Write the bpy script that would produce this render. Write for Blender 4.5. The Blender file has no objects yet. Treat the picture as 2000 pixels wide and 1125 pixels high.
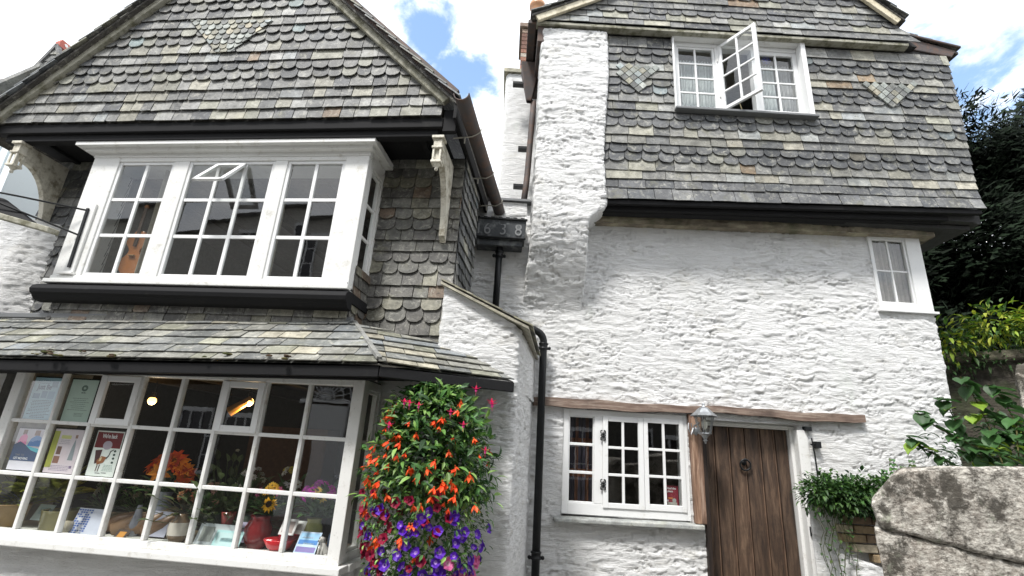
import bpy, bmesh, math, random
import numpy as np
from mathutils import Vector, Matrix, noise as mnoise

rad = math.radians
# ------------------------------------------------------------------ camera, sky, sun, exposure
scene = bpy.context.scene
col = scene.collection
EYE = Vector((0, 0, 1.55))
FPX, PITCH, ROLL = 980.0, math.atan(.3303), rad(3.48)
cp, sp = math.cos(PITCH), math.sin(PITCH)
Fw = Vector((0, cp, sp)); U0 = Vector((0, -sp, cp)); R0 = Vector((1, 0, 0))
Rt = math.cos(ROLL)*R0 + math.sin(ROLL)*U0
Up = -math.sin(ROLL)*R0 + math.cos(ROLL)*U0
cam_d = bpy.data.cameras.new('camera'); cam = bpy.data.objects.new('camera', cam_d); col.objects.link(cam)
cam_d.sensor_width = 36; cam_d.lens = FPX/2000*36; cam_d.clip_start = .02; cam_d.clip_end = 900
m3 = Matrix((Rt, Up, -Fw)).transposed()
cam.matrix_world = Matrix.Translation(EYE) @ m3.to_4x4()
scene.camera = cam
scene.render.resolution_x, scene.render.resolution_y = 1024, 576

SUN_EL, SUN_AZ = rad(58), rad(212)          # azimuth from +Y clockwise: behind and slightly left of the camera
world = bpy.data.worlds.new('World'); scene.world = world; world.use_nodes = True
wn = world.node_tree; wn.nodes.clear(); wl = wn.links
def N(nt, t, **k):
    n = nt.nodes.new(t)
    for a, b in k.items(): setattr(n, a, b)
    return n
sky = N(wn, 'ShaderNodeTexSky', sky_type='NISHITA', sun_disc=False, sun_elevation=SUN_EL, sun_rotation=SUN_AZ)
sky.air_density = 1.2; sky.dust_density = .4
tc = N(wn, 'ShaderNodeTexCoord')
mp = N(wn, 'ShaderNodeMapping'); mp.inputs['Scale'].default_value = (1, 1, 1.5); mp.inputs['Location'].default_value = (.35, .1, .2)
n1 = N(wn, 'ShaderNodeTexNoise'); n1.inputs['Scale'].default_value = 6.5; n1.inputs['Detail'].default_value = 9; n1.inputs['Roughness'].default_value = .6; n1.inputs['Distortion'].default_value = .3
n2 = N(wn, 'ShaderNodeTexNoise'); n2.inputs['Scale'].default_value = 5.5; n2.inputs['Detail'].default_value = 8; n2.inputs['Roughness'].default_value = .62
wl.new(tc.outputs['Generated'], mp.inputs[0]); wl.new(mp.outputs[0], n1.inputs[0]); wl.new(mp.outputs[0], n2.inputs[0])
# thin places in the cloud deck: two directions where the blue shows through
def thin(direction, inner, outer, amt):
    d = N(wn, 'ShaderNodeVectorMath', operation='DOT_PRODUCT'); wl.new(tc.outputs['Generated'], d.inputs[0]); d.inputs[1].default_value = direction
    r = N(wn, 'ShaderNodeMapRange', interpolation_type='SMOOTHSTEP'); wl.new(d.outputs['Value'], r.inputs[0])
    r.inputs[1].default_value = math.cos(rad(outer)); r.inputs[2].default_value = math.cos(rad(inner)); r.inputs[3].default_value = 0; r.inputs[4].default_value = amt
    return r.outputs[0]
def pray(px, py): return Fw*FPX + Rt*(px-1000) + Up*(562.5-py)
acc = n1.outputs['Fac']
for (px, py, i, o, a) in [(830, 25, 0, 4.5, -.11), (872, 90, 0, 5.5, -.14), (935, 175, 0, 4.5, -.15), (970, 300, 0, 4, -.1), (1950, 30, 0, 20, -.135), (60, 90, 2, 22, -.07), (1980, 140, 0, 10, -.04)]:
    t_ = thin(tuple(pray(px, py).normalized()), i, o, a)
    s = N(wn, 'ShaderNodeMath', operation='ADD'); wl.new(acc, s.inputs[0]); wl.new(t_, s.inputs[1]); acc = s.outputs[0]
mask = N(wn, 'ShaderNodeMapRange', interpolation_type='SMOOTHSTEP'); wl.new(acc, mask.inputs[0])
mask.inputs[1].default_value = .23; mask.inputs[2].default_value = .44
cc = N(wn, 'ShaderNodeValToRGB'); wl.new(n2.outputs['Fac'], cc.inputs[0])
cc.color_ramp.elements[0].position = .32; cc.color_ramp.elements[0].color = (7.0, 7.8, 9.0, 1)
cc.color_ramp.elements[1].position = .55; cc.color_ramp.elements[1].color = (11.5, 11.7, 12, 1)
blue = N(wn, 'ShaderNodeVectorMath', operation='MULTIPLY'); wl.new(sky.outputs[0], blue.inputs[0]); blue.inputs[1].default_value = (2.1, 2.05, 1.95)
mx = N(wn, 'ShaderNodeMix', data_type='RGBA'); wl.new(mask.outputs[0], mx.inputs[0]); wl.new(blue.outputs[0], mx.inputs[6]); wl.new(cc.outputs[0], mx.inputs[7])
bg = N(wn, 'ShaderNodeBackground'); bg.inputs['Strength'].default_value = .09; wl.new(mx.outputs[2], bg.inputs[0])
wo = N(wn, 'ShaderNodeOutputWorld'); wl.new(bg.outputs[0], wo.inputs[0])
sd = bpy.data.lights.new('sun', 'SUN'); sd.energy = 2.7; sd.angle = rad(11); sd.color = (1, .975, .94)
sun = bpy.data.objects.new('sun', sd); col.objects.link(sun)
sdir = Vector((math.sin(SUN_AZ)*math.cos(SUN_EL), math.cos(SUN_AZ)*math.cos(SUN_EL), math.sin(SUN_EL)))
sun.rotation_euler = sdir.to_track_quat('Z', 'Y').to_euler(); sun.location = (0, -2, 12)
vs = scene.view_settings; vs.view_transform = 'Standard'; vs.look = 'None'; vs.gamma = 1; vs.use_curve_mapping = False
vs.exposure = .96

# ------------------------------------------------------------------ frames of reference
TH = rad(7)
class Frame:
    def __init__(s, ex, ey, o=(0, 0, 0)): s.ex = Vector(ex); s.ey = Vector(ey); s.o = Vector(o)
    def P(s, a, b, c): return s.o + s.ex*a + s.ey*b + Vector((0, 0, c))
FR = Frame((1, 0, 0), (0, 1, 0))                                     # the right cottage is square to the street
FL = Frame((math.cos(TH), -math.sin(TH), 0), (math.sin(TH), math.cos(TH), 0))   # the left house is turned seven degrees
def at(px, py, fr, b):
    d = pray(px, py); t = b/d.dot(fr.ey); p = EYE + d*t
    return p.dot(fr.ex), p.z
def smooth(t): t = max(0, min(1, t)); return t*t*(3-2*t)

# ------------------------------------------------------------------ mesh builder
class MB:
    def __init__(s): s.v = []; s.f = []; s.c = []; s.m = []
    def face(s, pts, c=(1, 1, 1), m=0):
        n = len(s.v); s.v += [tuple(p) for p in pts]; s.f.append(tuple(range(n, n+len(pts)))); s.c.append(c); s.m.append(m)
    def mesh(s, vs_, fs, c=(1, 1, 1), m=0):
        n = len(s.v); s.v += [tuple(p) for p in vs_]
        for f in fs: s.f.append(tuple(i+n for i in f)); s.c.append(c); s.m.append(m)
    def hexa(s, p, c=(1, 1, 1), m=0):    # p: bottom 4 (ccw from above) then top 4
        s.mesh(p, [(3, 2, 1, 0), (4, 5, 6, 7), (0, 1, 5, 4), (1, 2, 6, 5), (2, 3, 7, 6), (3, 0, 4, 7)], c, m)
    def box(s, fr, a0, a1, b0, b1, c0, c1, c=(1, 1, 1), m=0):
        P = fr.P
        s.hexa([P(a0, b0, c0), P(a1, b0, c0), P(a1, b1, c0), P(a0, b1, c0), P(a0, b0, c1), P(a1, b0, c1), P(a1, b1, c1), P(a0, b1, c1)], c, m)
    def beam(s, p, q, w, h, up=(0, 0, 1), c=(1, 1, 1), m=0):
        p = Vector(p); q = Vector(q); d = (q-p).normalized(); u = Vector(up); r = d.cross(u).normalized(); u = r.cross(d).normalized()
        r = r*w/2; u = u*h/2
        s.hexa([p-r-u, p+r-u, q+r-u, q-r-u, p-r+u, p+r+u, q+r+u, q-r+u], c, m)
    def tube(s, pts, rads, n=12, c=(1, 1, 1), m=0, cap=True):
        pts = [Vector(p) for p in pts]
        if not hasattr(rads, '__len__'): rads = [rads]*len(pts)
        rings = []; ref = None
        for i, p in enumerate(pts):
            d = (pts[min(i+1, len(pts)-1)] - pts[max(i-1, 0)]).normalized()
            if ref is None: ref = d.orthogonal().normalized()
            ref = (ref - d*ref.dot(d)).normalized(); bi = d.cross(ref)
            rings.append([p + (ref*math.cos(6.2832*k/n) + bi*math.sin(6.2832*k/n))*rads[i] for k in range(n)])
        vs_ = [q for r_ in rings for q in r_]; fs = []
        for i in range(len(pts)-1):
            for k in range(n): fs.append((i*n+k, i*n+(k+1) % n, (i+1)*n+(k+1) % n, (i+1)*n+k))
        if cap: fs += [tuple(range(n-1, -1, -1)), tuple((len(pts)-1)*n+k for k in range(n))]
        s.mesh(vs_, fs, c, m)
    def lathe(s, base, prof, n=20, c=(1, 1, 1), m=0, axis=(0, 0, 1)):
        base = Vector(base); ax = Vector(axis).normalized()
        s.tube_raw([base + ax*z for r_, z in prof], [r_ for r_, z in prof], ax, n, c, m)
    def tube_raw(s, pts, rads, ax, n, c, m):
        r0 = ax.orthogonal().normalized(); b0 = ax.cross(r0); vs_ = []; fs = []
        for p, r_ in zip(pts, rads): vs_ += [p + (r0*math.cos(6.2832*k/n)+b0*math.sin(6.2832*k/n))*max(r_, 1e-4) for k in range(n)]
        for i in range(len(pts)-1):
            for k in range(n): fs.append((i*n+k, i*n+(k+1) % n, (i+1)*n+(k+1) % n, (i+1)*n+k))
        s.mesh(vs_, fs, c, m)
    def prism(s, poly, off, c=(1, 1, 1), m=0):       # polygon of 3-D points extruded by off
        off = Vector(off); n = len(poly); poly = [Vector(p) for p in poly]
        s.mesh(poly + [p+off for p in poly], [tuple(range(n-1, -1, -1)), tuple(range(n, 2*n))] + [(i, (i+1) % n, n+(i+1) % n, n+i) for i in range(n)], c, m)
    def leaf(s, p, d, up, L, Wd, c=(1, 1, 1), m=0, droop=.25, fold=.18):
        p = Vector(p); d = Vector(d).normalized(); r = d.cross(Vector(up))
        if r.length < 1e-4: r = d.orthogonal()
        r.normalize(); u = r.cross(d).normalized()
        def q(t, w, h): return p + d*L*t + r*Wd*w + u*(h*Wd - droop*L*t*t)
        vs_ = [q(0, 0, 0), q(.3, -.42, fold), q(.3, 0, 0), q(.3, .42, fold), q(.62, -.4, fold), q(.62, 0, 0), q(.62, .4, fold), q(1, 0, 0)]
        s.mesh(vs_, [(0, 2, 1), (0, 3, 2), (1, 2, 5, 4), (2, 3, 6, 5), (4, 5, 7), (5, 6, 7)], c, m)
    def sphere(s, p, r, c=(1, 1, 1), m=0, n=10, k=7, sc=(1, 1, 1)):
        vs_ = []; fs = []; p = Vector(p)
        for i in range(k+1):
            a = math.pi*i/k
            for j in range(n):
                b = 6.2832*j/n; vs_.append(p + Vector((math.sin(a)*math.cos(b)*r*sc[0], math.sin(a)*math.sin(b)*r*sc[1], -math.cos(a)*r*sc[2])))
        for i in range(k):
            for j in range(n): fs.append((i*n+j, i*n+(j+1) % n, (i+1)*n+(j+1) % n, (i+1)*n+j))
        s.mesh(vs_, fs, c, m)
    def build(s, name, mats, parent=None, smooth_=False, bevel=0):
        vs_ = np.array(s.v, dtype=float).reshape(-1, 3)
        lo, hi = vs_.min(0), vs_.max(0); o = (lo+hi)/2; o[2] = lo[2]
        me = bpy.data.meshes.new(name); me.from_pydata((vs_-o).tolist(), [], s.f)
        if not isinstance(mats, (list, tuple)): mats = [mats]
        for mm in mats: me.materials.append(mm)
        if len(mats) > 1: me.polygons.foreach_set('material_index', s.m)
        ca = me.color_attributes.new('Col', 'FLOAT_COLOR', 'CORNER')
        cnt = np.array([len(f) for f in s.f]); cols = np.repeat(np.array(s.c, dtype=float), cnt, axis=0)
        ca.data.foreach_set('color', np.hstack([cols, np.ones((len(cols), 1))]).ravel())
        if smooth_: me.polygons.foreach_set('use_smooth', [True]*len(s.f))
        me.update()
        ob = bpy.data.objects.new(name, me); link(ob, o, parent)
        if bevel:
            bv = ob.modifiers.new('bevel', 'BEVEL'); bv.width = bevel; bv.segments = 2; bv.limit_method = 'ANGLE'; bv.angle_limit = rad(40)
        return ob
WLOC = {}
def link(ob, loc, parent=None):
    loc = Vector(loc); col.objects.link(ob)
    if parent is not None: ob.parent = parent; ob.location = loc - WLOC[parent.name]
    else: ob.location = loc
    WLOC[ob.name] = loc
def empty(name, loc, label=None, cat=None, group=None):
    o = bpy.data.objects.new(name, None); o.empty_display_size = .1; link(o, loc)
    if label: tag(o, label, cat, group)
    return o
def tag(o, label, cat=None, group=None, kind=None):
    if label: o['label'] = label
    if cat: o['category'] = cat
    if group: o['group'] = group
    if kind: o['kind'] = kind
    return o
def structure(o): o['kind'] = 'structure'; return o

# ------------------------------------------------------------------ materials
def material(name):
    m = bpy.data.materials.new(name); m.use_nodes = True; nt = m.node_tree
    return m, nt, nt.nodes['Principled BSDF']
def noise_n(nt, scale, detail=5, rough=.6, sc=(1, 1, 1), dist=0, rot=(0, 0, 0)):
    t = N(nt, 'ShaderNodeTexCoord'); mpg = N(nt, 'ShaderNodeMapping'); mpg.inputs['Scale'].default_value = sc; mpg.inputs['Rotation'].default_value = rot
    nt.links.new(t.outputs['Object'], mpg.inputs[0])
    n = N(nt, 'ShaderNodeTexNoise'); n.inputs['Scale'].default_value = scale; n.inputs['Detail'].default_value = detail; n.inputs['Roughness'].default_value = rough; n.inputs['Distortion'].default_value = dist
    nt.links.new(mpg.outputs[0], n.inputs[0]); return n.outputs['Fac']
def ramp(nt, fac, stops):
    r = N(nt, 'ShaderNodeValToRGB'); nt.links.new(fac, r.inputs[0]); e = r.color_ramp.elements
    while len(e) < len(stops): e.new(.5)
    for i, (p, c) in enumerate(stops): e[i].position = p; e[i].color = (*c, 1) if hasattr(c, '__len__') else (c, c, c, 1)
    return r.outputs[0]
def mixc(nt, a, b, fac, mode='MIX'):
    m = N(nt, 'ShaderNodeMix', data_type='RGBA', blend_type=mode); m.clamp_factor = True
    for sock, v in ((m.inputs[0], fac), (m.inputs[6], a), (m.inputs[7], b)):
        if isinstance(v, (int, float)): sock.default_value = v
        elif isinstance(v, tuple): sock.default_value = (*v, 1)
        else: nt.links.new(v, sock)
    return m.outputs[2]
def bump(nt, bs, h, dist, strength=1.0, prev=None):
    b = N(nt, 'ShaderNodeBump'); b.inputs['Distance'].default_value = dist; b.inputs['Strength'].default_value = strength
    nt.links.new(h, b.inputs['Height'])
    if prev is not None: nt.links.new(prev, b.inputs['Normal'])
    nt.links.new(b.outputs[0], bs.inputs['Normal']); return b.outputs[0]
def attr(nt):
    a = N(nt, 'ShaderNodeAttribute'); a.attribute_name = 'Col'; return a.outputs['Color']
def setc(nt, bs, c):
    if isinstance(c, tuple): bs.inputs['Base Color'].default_value = (*c, 1)
    else: nt.links.new(c, bs.inputs['Base Color'])

def m_paint(name, c, dirt=(.42, .38, .3), amount=.5, rough=.45, thr=.6, spec=.4):
    m, nt, bs = material(name)
    f = ramp(nt, noise_n(nt, 9, 8, .7), [(thr, 0), (thr+.16, 1)])
    f2 = ramp(nt, noise_n(nt, 60, 4, .6), [(.62, 0), (.7, 1)])
    k = mixc(nt, c, dirt, mixc(nt, (0, 0, 0), f, amount)); k = mixc(nt, k, tuple(x*.6 for x in dirt), mixc(nt, (0, 0, 0), f2, amount*.5))
    setc(nt, bs, k); bs.inputs['Roughness'].default_value = rough; bs.inputs['Specular IOR Level'].default_value = spec
    bump(nt, bs, noise_n(nt, 90, 4), .002, .6); return m
M = {}
M['white'] = m_paint('white_gloss_paint', (.72, .725, .72), amount=.4)
M['white_worn'] = m_paint('worn_white_paint', (.69, .69, .67), dirt=(.34, .31, .24), amount=.65, thr=.56)
M['cream'] = m_paint('cream_paint', (.62, .56, .42), dirt=(.25, .22, .13), amount=.8, thr=.5)
M['bracket'] = m_paint('bracket_paint', (.62, .59, .5), dirt=(.22, .19, .13), amount=.9, thr=.47)
M['black'] = m_paint('black_tarred_board', (.016, .016, .017), dirt=(.04, .04, .035), amount=.6, rough=.7, spec=.12)
M['iron'] = m_paint('black_cast_iron', (.011, .012, .013), dirt=(.05, .05, .05), amount=.4, rough=.4, spec=.25)
M['board'] = m_paint('lichened_board', (.34, .33, .27), dirt=(.12, .115, .07), amount=.9, thr=.45, rough=.8)
M['flash'] = m_paint('lead_flashing', (.16, .165, .17), dirt=(.3, .31, .3), amount=.6, rough=.6)
M['lead'] = m_paint('weathered_lead', (.045, .05, .055), dirt=(.2, .21, .21), amount=.8, rough=.6, thr=.5)
M['rust'] = m_paint('rusty_gutter_iron', (.07, .06, .058), dirt=(.12, .07, .05), amount=.8, rough=.7, thr=.45)
M['palebrd'] = m_paint('pale_blue_weatherboard', (.72, .78, .8), amount=.2)

def m_slate():
    m, nt, bs = material('slate'); a = attr(nt)
    n = noise_n(nt, 11, 9, .74); k = mixc(nt, a, ramp(nt, n, [(.3, .5), (.5, 1.0), (.7, 1.6)]), 1.0, 'MULTIPLY')
    k = mixc(nt, k, (.46, .45, .39), ramp(nt, noise_n(nt, 15, 10, .82, dist=.6), [(.52, 0), (.66, .7)]))
    k = mixc(nt, k, (.2, .19, .1), ramp(nt, noise_n(nt, 5, 8, .78), [(.54, 0), (.72, .5)]))
    k = mixc(nt, k, (.025, .025, .022), ramp(nt, noise_n(nt, 38, 6, .74), [(.56, 0), (.7, .85)]))
    oi = noise_n(nt, 2.2, 3, .5); k = mixc(nt, k, ramp(nt, oi, [(.35, .85), (.65, 1.18)]), 1.0, 'MULTIPLY')
    setc(nt, bs, k); bs.inputs['Roughness'].default_value = .62
    b = bump(nt, bs, noise_n(nt, 30, 8, .7, sc=(1, 1, 1.6)), .006, .8); bump(nt, bs, noise_n(nt, 130, 4), .002, .6, b); return m
M['slate'] = m_slate()
def m_wash():
    m, nt, bs = material('limewashed_stone')
    k = mixc(nt, (.83, .83, .825), (.77, .77, .755), ramp(nt, noise_n(nt, 1.3, 6, .65), [(.4, 0), (.7, 1)]))
    k = mixc(nt, k, (.58, .54, .43), ramp(nt, noise_n(nt, 2.6, 9, .74, sc=(1, 1, 1.8)), [(.56, 0), (.74, .55)]))
    k = mixc(nt, k, (.6, .66, .58), ramp(nt, noise_n(nt, 1.9, 9, .74, sc=(1.3, 1, .6)), [(.6, 0), (.74, .4)]))
    k = mixc(nt, k, (.3, .26, .2), ramp(nt, noise_n(nt, 17, 7, .72, sc=(.5, .5, 1.6)), [(.67, 0), (.75, .6)]))
    setc(nt, bs, k); bs.inputs['Roughness'].default_value = .85
    b = bump(nt, bs, noise_n(nt, 13, 10, .78, sc=(.4, .4, 2.4), dist=1.6), .034, .9)
    bump(nt, bs, noise_n(nt, 55, 6, .7, sc=(.8, .8, 1.4)), .006, .8, b); return m
M['wash'] = m_wash()
def m_rubble(name, dark=1.0):
    m, nt, bs = material(name)
    k = ramp(nt, noise_n(nt, 5, 9, .7, sc=(.6, .6, 2)), [(.3, (.05*dark, .045*dark, .035*dark)), (.5, (.14*dark, .12*dark, .09*dark)), (.7, (.26*dark, .24*dark, .17*dark))])
    k = mixc(nt, k, (.06, .075, .03), ramp(nt, noise_n(nt, 4, 6), [(.5, 0), (.7, .7)]))
    setc(nt, bs, k); bs.inputs['Roughness'].default_value = .9
    bump(nt, bs, noise_n(nt, 20, 8, .75, sc=(.6, .6, 2)), .02, 1); return m
M['rubble'] = m_rubble('mossy_rubble', .36); M['stonewall'] = m_rubble('stone_facing', .9); M['plate'] = m_rubble('weathered_wall_plate', 2.1)
def m_timber(name, c0, c1, c2, sc, rot=(0, 0, 0), rough=.7):
    m, nt, bs = material(name)
    n = noise_n(nt, 6, 9, .68, sc=sc, dist=.4); k = ramp(nt, n, [(.34, c0), (.5, c1), (.66, c2)])
    k = mixc(nt, k, attr(nt), 1.0, 'MULTIPLY')
    k = mixc(nt, k, tuple(x*.35 for x in c0), ramp(nt, noise_n(nt, 2.4, 6, .7), [(.52, 0), (.75, .8)]))
    setc(nt, bs, k); bs.inputs['Roughness'].default_value = rough
    bump(nt, bs, n, .006, 1); return m
M['door'] = m_timber('old_door_oak', (.024, .014, .009), (.066, .038, .024), (.135, .085, .056), (4, 4, .5))
M['lintel'] = m_timber('lintel_oak', (.08, .045, .033), (.18, .125, .095), (.34, .28, .23), (.5, 5, 6))
M['post'] = m_timber('post_oak', (.08, .042, .026), (.19, .112, .075), (.34, .24, .18), (6, 6, .45))
def m_granite():
    m, nt, bs = material('granite')
    n = noise_n(nt, 48, 8, .85, sc=(.7, 1, 1.6), rot=(.3, .5, .5)); k = ramp(nt, n, [(.38, (.04, .035, .03)), (.45, (.24, .22, .19)), (.51, (.44, .41, .36)), (.6, (.74, .71, .64))])
    k = mixc(nt, k, (.4, .31, .25), ramp(nt, noise_n(nt, 6, 6, .7), [(.45, 0), (.65, .3)]))
    k = mixc(nt, k, (.05, .043, .032), ramp(nt, noise_n(nt, 3.6, 10, .78), [(.49, 0), (.55, .92)]))
    k = mixc(nt, k, (.4, .42, .32), ramp(nt, noise_n(nt, 9, 8, .7, dist=.6), [(.57, 0), (.66, .6)]))
    setc(nt, bs, k); bs.inputs['Roughness'].default_value = .85
    b = bump(nt, bs, noise_n(nt, 70, 7, .75, sc=(1, 1, 1.5), rot=(.3, .2, .5)), .006, 1); bump(nt, bs, noise_n(nt, 14, 6), .012, .6, b); return m
M['granite'] = m_granite()
def m_brick():
    m, nt, bs = material('old_brick'); k = mixc(nt, attr(nt), ramp(nt, noise_n(nt, 30, 6), [(.3, .6), (.7, 1.3)]), 1.0, 'MULTIPLY')
    setc(nt, bs, k); bs.inputs['Roughness'].default_value = .9; bump(nt, bs, noise_n(nt, 60, 5), .005, 1); return m
M['brick'] = m_brick()
def m_col(name, rough=.5, vary=.3, spec=.5, trans=0, scale=25):
    m, nt, bs = material(name); k = mixc(nt, attr(nt), ramp(nt, noise_n(nt, scale, 5), [(.3, 1-vary), (.7, 1+vary)]), 1.0, 'MULTIPLY')
    setc(nt, bs, k); bs.inputs['Roughness'].default_value = rough; bs.inputs['Specular IOR Level'].default_value = spec
    if trans:
        tr = N(nt, 'ShaderNodeBsdfTranslucent'); nt.links.new(k, tr.inputs[0]); mxs = N(nt, 'ShaderNodeMixShader'); mxs.inputs[0].default_value = trans
        nt.links.new(bs.outputs[0], mxs.inputs[1]); nt.links.new(tr.outputs[0], mxs.inputs[2]); nt.links.new(mxs.outputs[0], nt.nodes['Material Output'].inputs[0])
    return m
M['leaf'] = m_col('leaf', .55, .25, .5, .3); M['petal'] = m_col('petal', .5, .12, .3, .3); M['thing'] = m_col('coloured_object', .4, .1, .5)
M['paper'] = m_col('printed_paper', .6, .03, .3); M['cloth'] = m_col('curtain_cloth', .85, .12, .1, .25); M['matte'] = m_col('matte_surface', .9, .2, .2)
M['glaze'] = m_col('glazed_ceramic', .18, .08, .6)
def m_glass():
    m = bpy.data.materials.new('window_glass'); m.use_nodes = True; nt = m.node_tree; nt.nodes.clear()
    fr = N(nt, 'ShaderNodeLayerWeight'); fr.inputs['Blend'].default_value = .5; g = N(nt, 'ShaderNodeBsdfGlossy'); g.inputs['Roughness'].default_value = .015
    t = N(nt, 'ShaderNodeBsdfTransparent'); t.inputs[0].default_value = (.93, .95, .94, 1)
    b = N(nt, 'ShaderNodeBump'); b.inputs['Distance'].default_value = .003; b.inputs['Strength'].default_value = .1
    nt.links.new(noise_n(nt, 5, 2, .5), b.inputs['Height']); nt.links.new(b.outputs[0], g.inputs['Normal']); nt.links.new(b.outputs[0], fr.inputs['Normal'])
    pw = N(nt, 'ShaderNodeMath', operation='POWER'); nt.links.new(fr.outputs['Facing'], pw.inputs[0]); pw.inputs[1].default_value = 4.5
    r = N(nt, 'ShaderNodeMath', operation='MULTIPLY_ADD'); nt.links.new(pw.outputs[0], r.inputs[0]); r.inputs[1].default_value = .9; r.inputs[2].default_value = .11; r.use_clamp = True
    x = N(nt, 'ShaderNodeMixShader'); nt.links.new(r.outputs[0], x.inputs[0]); nt.links.new(t.outputs[0], x.inputs[1]); nt.links.new(g.outputs[0], x.inputs[2])
    o = N(nt, 'ShaderNodeOutputMaterial'); nt.links.new(x.outputs[0], o.inputs[0]); return m
M['glass'] = m_glass()
def m_emit(name, c, s):
    m, nt, bs = material(name); bs.inputs['Emission Color'].default_value = (*c, 1); bs.inputs['Emission Strength'].default_value = s; return m
M['bulb'] = m_emit('lit_bulb', (1, .5, .13), 3.5)
def m_ground():
    m, nt, bs = material('street_setts'); k = ramp(nt, noise_n(nt, 8, 7, .7), [(.3, (.1, .1, .095)), (.7, (.24, .23, .21))]); setc(nt, bs, k); bs.inputs['Roughness'].default_value = .8
    bump(nt, bs, noise_n(nt, 10, 6), .02, 1); return m
M['ground'] = m_ground()
def m_metal(name, c, r):
    m, nt, bs = material(name); k = ramp(nt, noise_n(nt, 30, 6, .7), [(.3, tuple(x*.5 for x in c)), (.65, c)]); setc(nt, bs, k); bs.inputs['Metallic'].default_value = .8; bs.inputs['Roughness'].default_value = r; return m
M['silver'] = m_metal('tarnished_silver', (.42, .44, .46), .38)

# ------------------------------------------------------------------ numeric noise for rough walls
def vnoise(x, y, seed=0):
    xi = np.floor(x).astype(np.int64); yi = np.floor(y).astype(np.int64); fx = x-xi; fy = y-yi
    fx = fx*fx*(3-2*fx); fy = fy*fy*(3-2*fy)
    def h(a, b): q = np.sin(a*127.1+b*311.7+seed*74.7)*43758.5453; return q-np.floor(q)
    return (h(xi, yi)*(1-fx)+h(xi+1, yi)*fx)*(1-fy) + (h(xi, yi+1)*(1-fx)+h(xi+1, yi+1)*fx)*fy
def fbm(x, y, seed=0, o=5):
    t = 0; a = .5
    for i in range(o): t = t + a*vnoise(x*2**i, y*2**i, seed+i*7); a *= .55
    return t
def rubble(x, z, seed=0, cw=.16, ch=.036, amp=1.0):
    xw = x + .22*(fbm(x*3, z*7, seed+3)-.5); zw = z + .10*(fbm(x*2.2, z*3, seed+9)-.5) + .045*(vnoise(x*9, z*9, seed)-.5)+.02*(vnoise(x*25, z*20, seed+2)-.5)
    gx = xw/cw; gz = zw/ch; iz = np.floor(gz); best = np.full(x.shape, 9.); sec = np.full(x.shape, 9.); hh = np.zeros(x.shape); tilt = np.zeros(x.shape)
    def h(a, b, k): q = np.sin(a*12.9898+b*78.233+k*37.719+seed*3.1)*43758.5453; return q-np.floor(q)
    ix = np.floor(gx)
    for dz in (-1, 0, 1):
        for dx in (-1, 0, 1):
            cx = ix+dx; cz = iz+dz
            px = cx+.15+.7*h(cx, cz, 1); pz = cz+.2+.6*h(cx, cz, 2); wgt = .55+.9*h(cx, cz, 4)
            d = np.sqrt(((gx-px))**2+((gz-pz)*1.1)**2)*wgt
            nb = d < best
            sec = np.where(nb, best, np.minimum(sec, d)); hh = np.where(nb, h(cx, cz, 3), hh); tilt = np.where(nb, -(gz-pz), tilt); best = np.where(nb, d, best)
    e = np.clip((sec-best)*2.6, 0, 1); e = e*e*(3-2*e)
    fade = np.clip((fbm(x*1.1, z*1.4, seed+20)-.28)*3.2, .15, 1)   # some areas are smoothed by coat on coat of limewash
    g1 = fbm(x*7+z*4, z*30-x*4, seed+15, 5); crack = np.clip(.05-np.abs(g1-.5), 0, 1)/.05*np.clip((fbm(x*5, z*8, seed+41)-.45)*7, 0, 1)
    return amp*(((hh-.4)*.014 + tilt*.006)*e*fade - .004*(1-np.clip((sec-best)*8, 0, 1))*fade + .011*(fbm(x*9+z*3, z*28, seed+5)-.45) - .015*crack) + .03*(fbm(x*.9, z*.8, seed+31)-.45)

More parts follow.
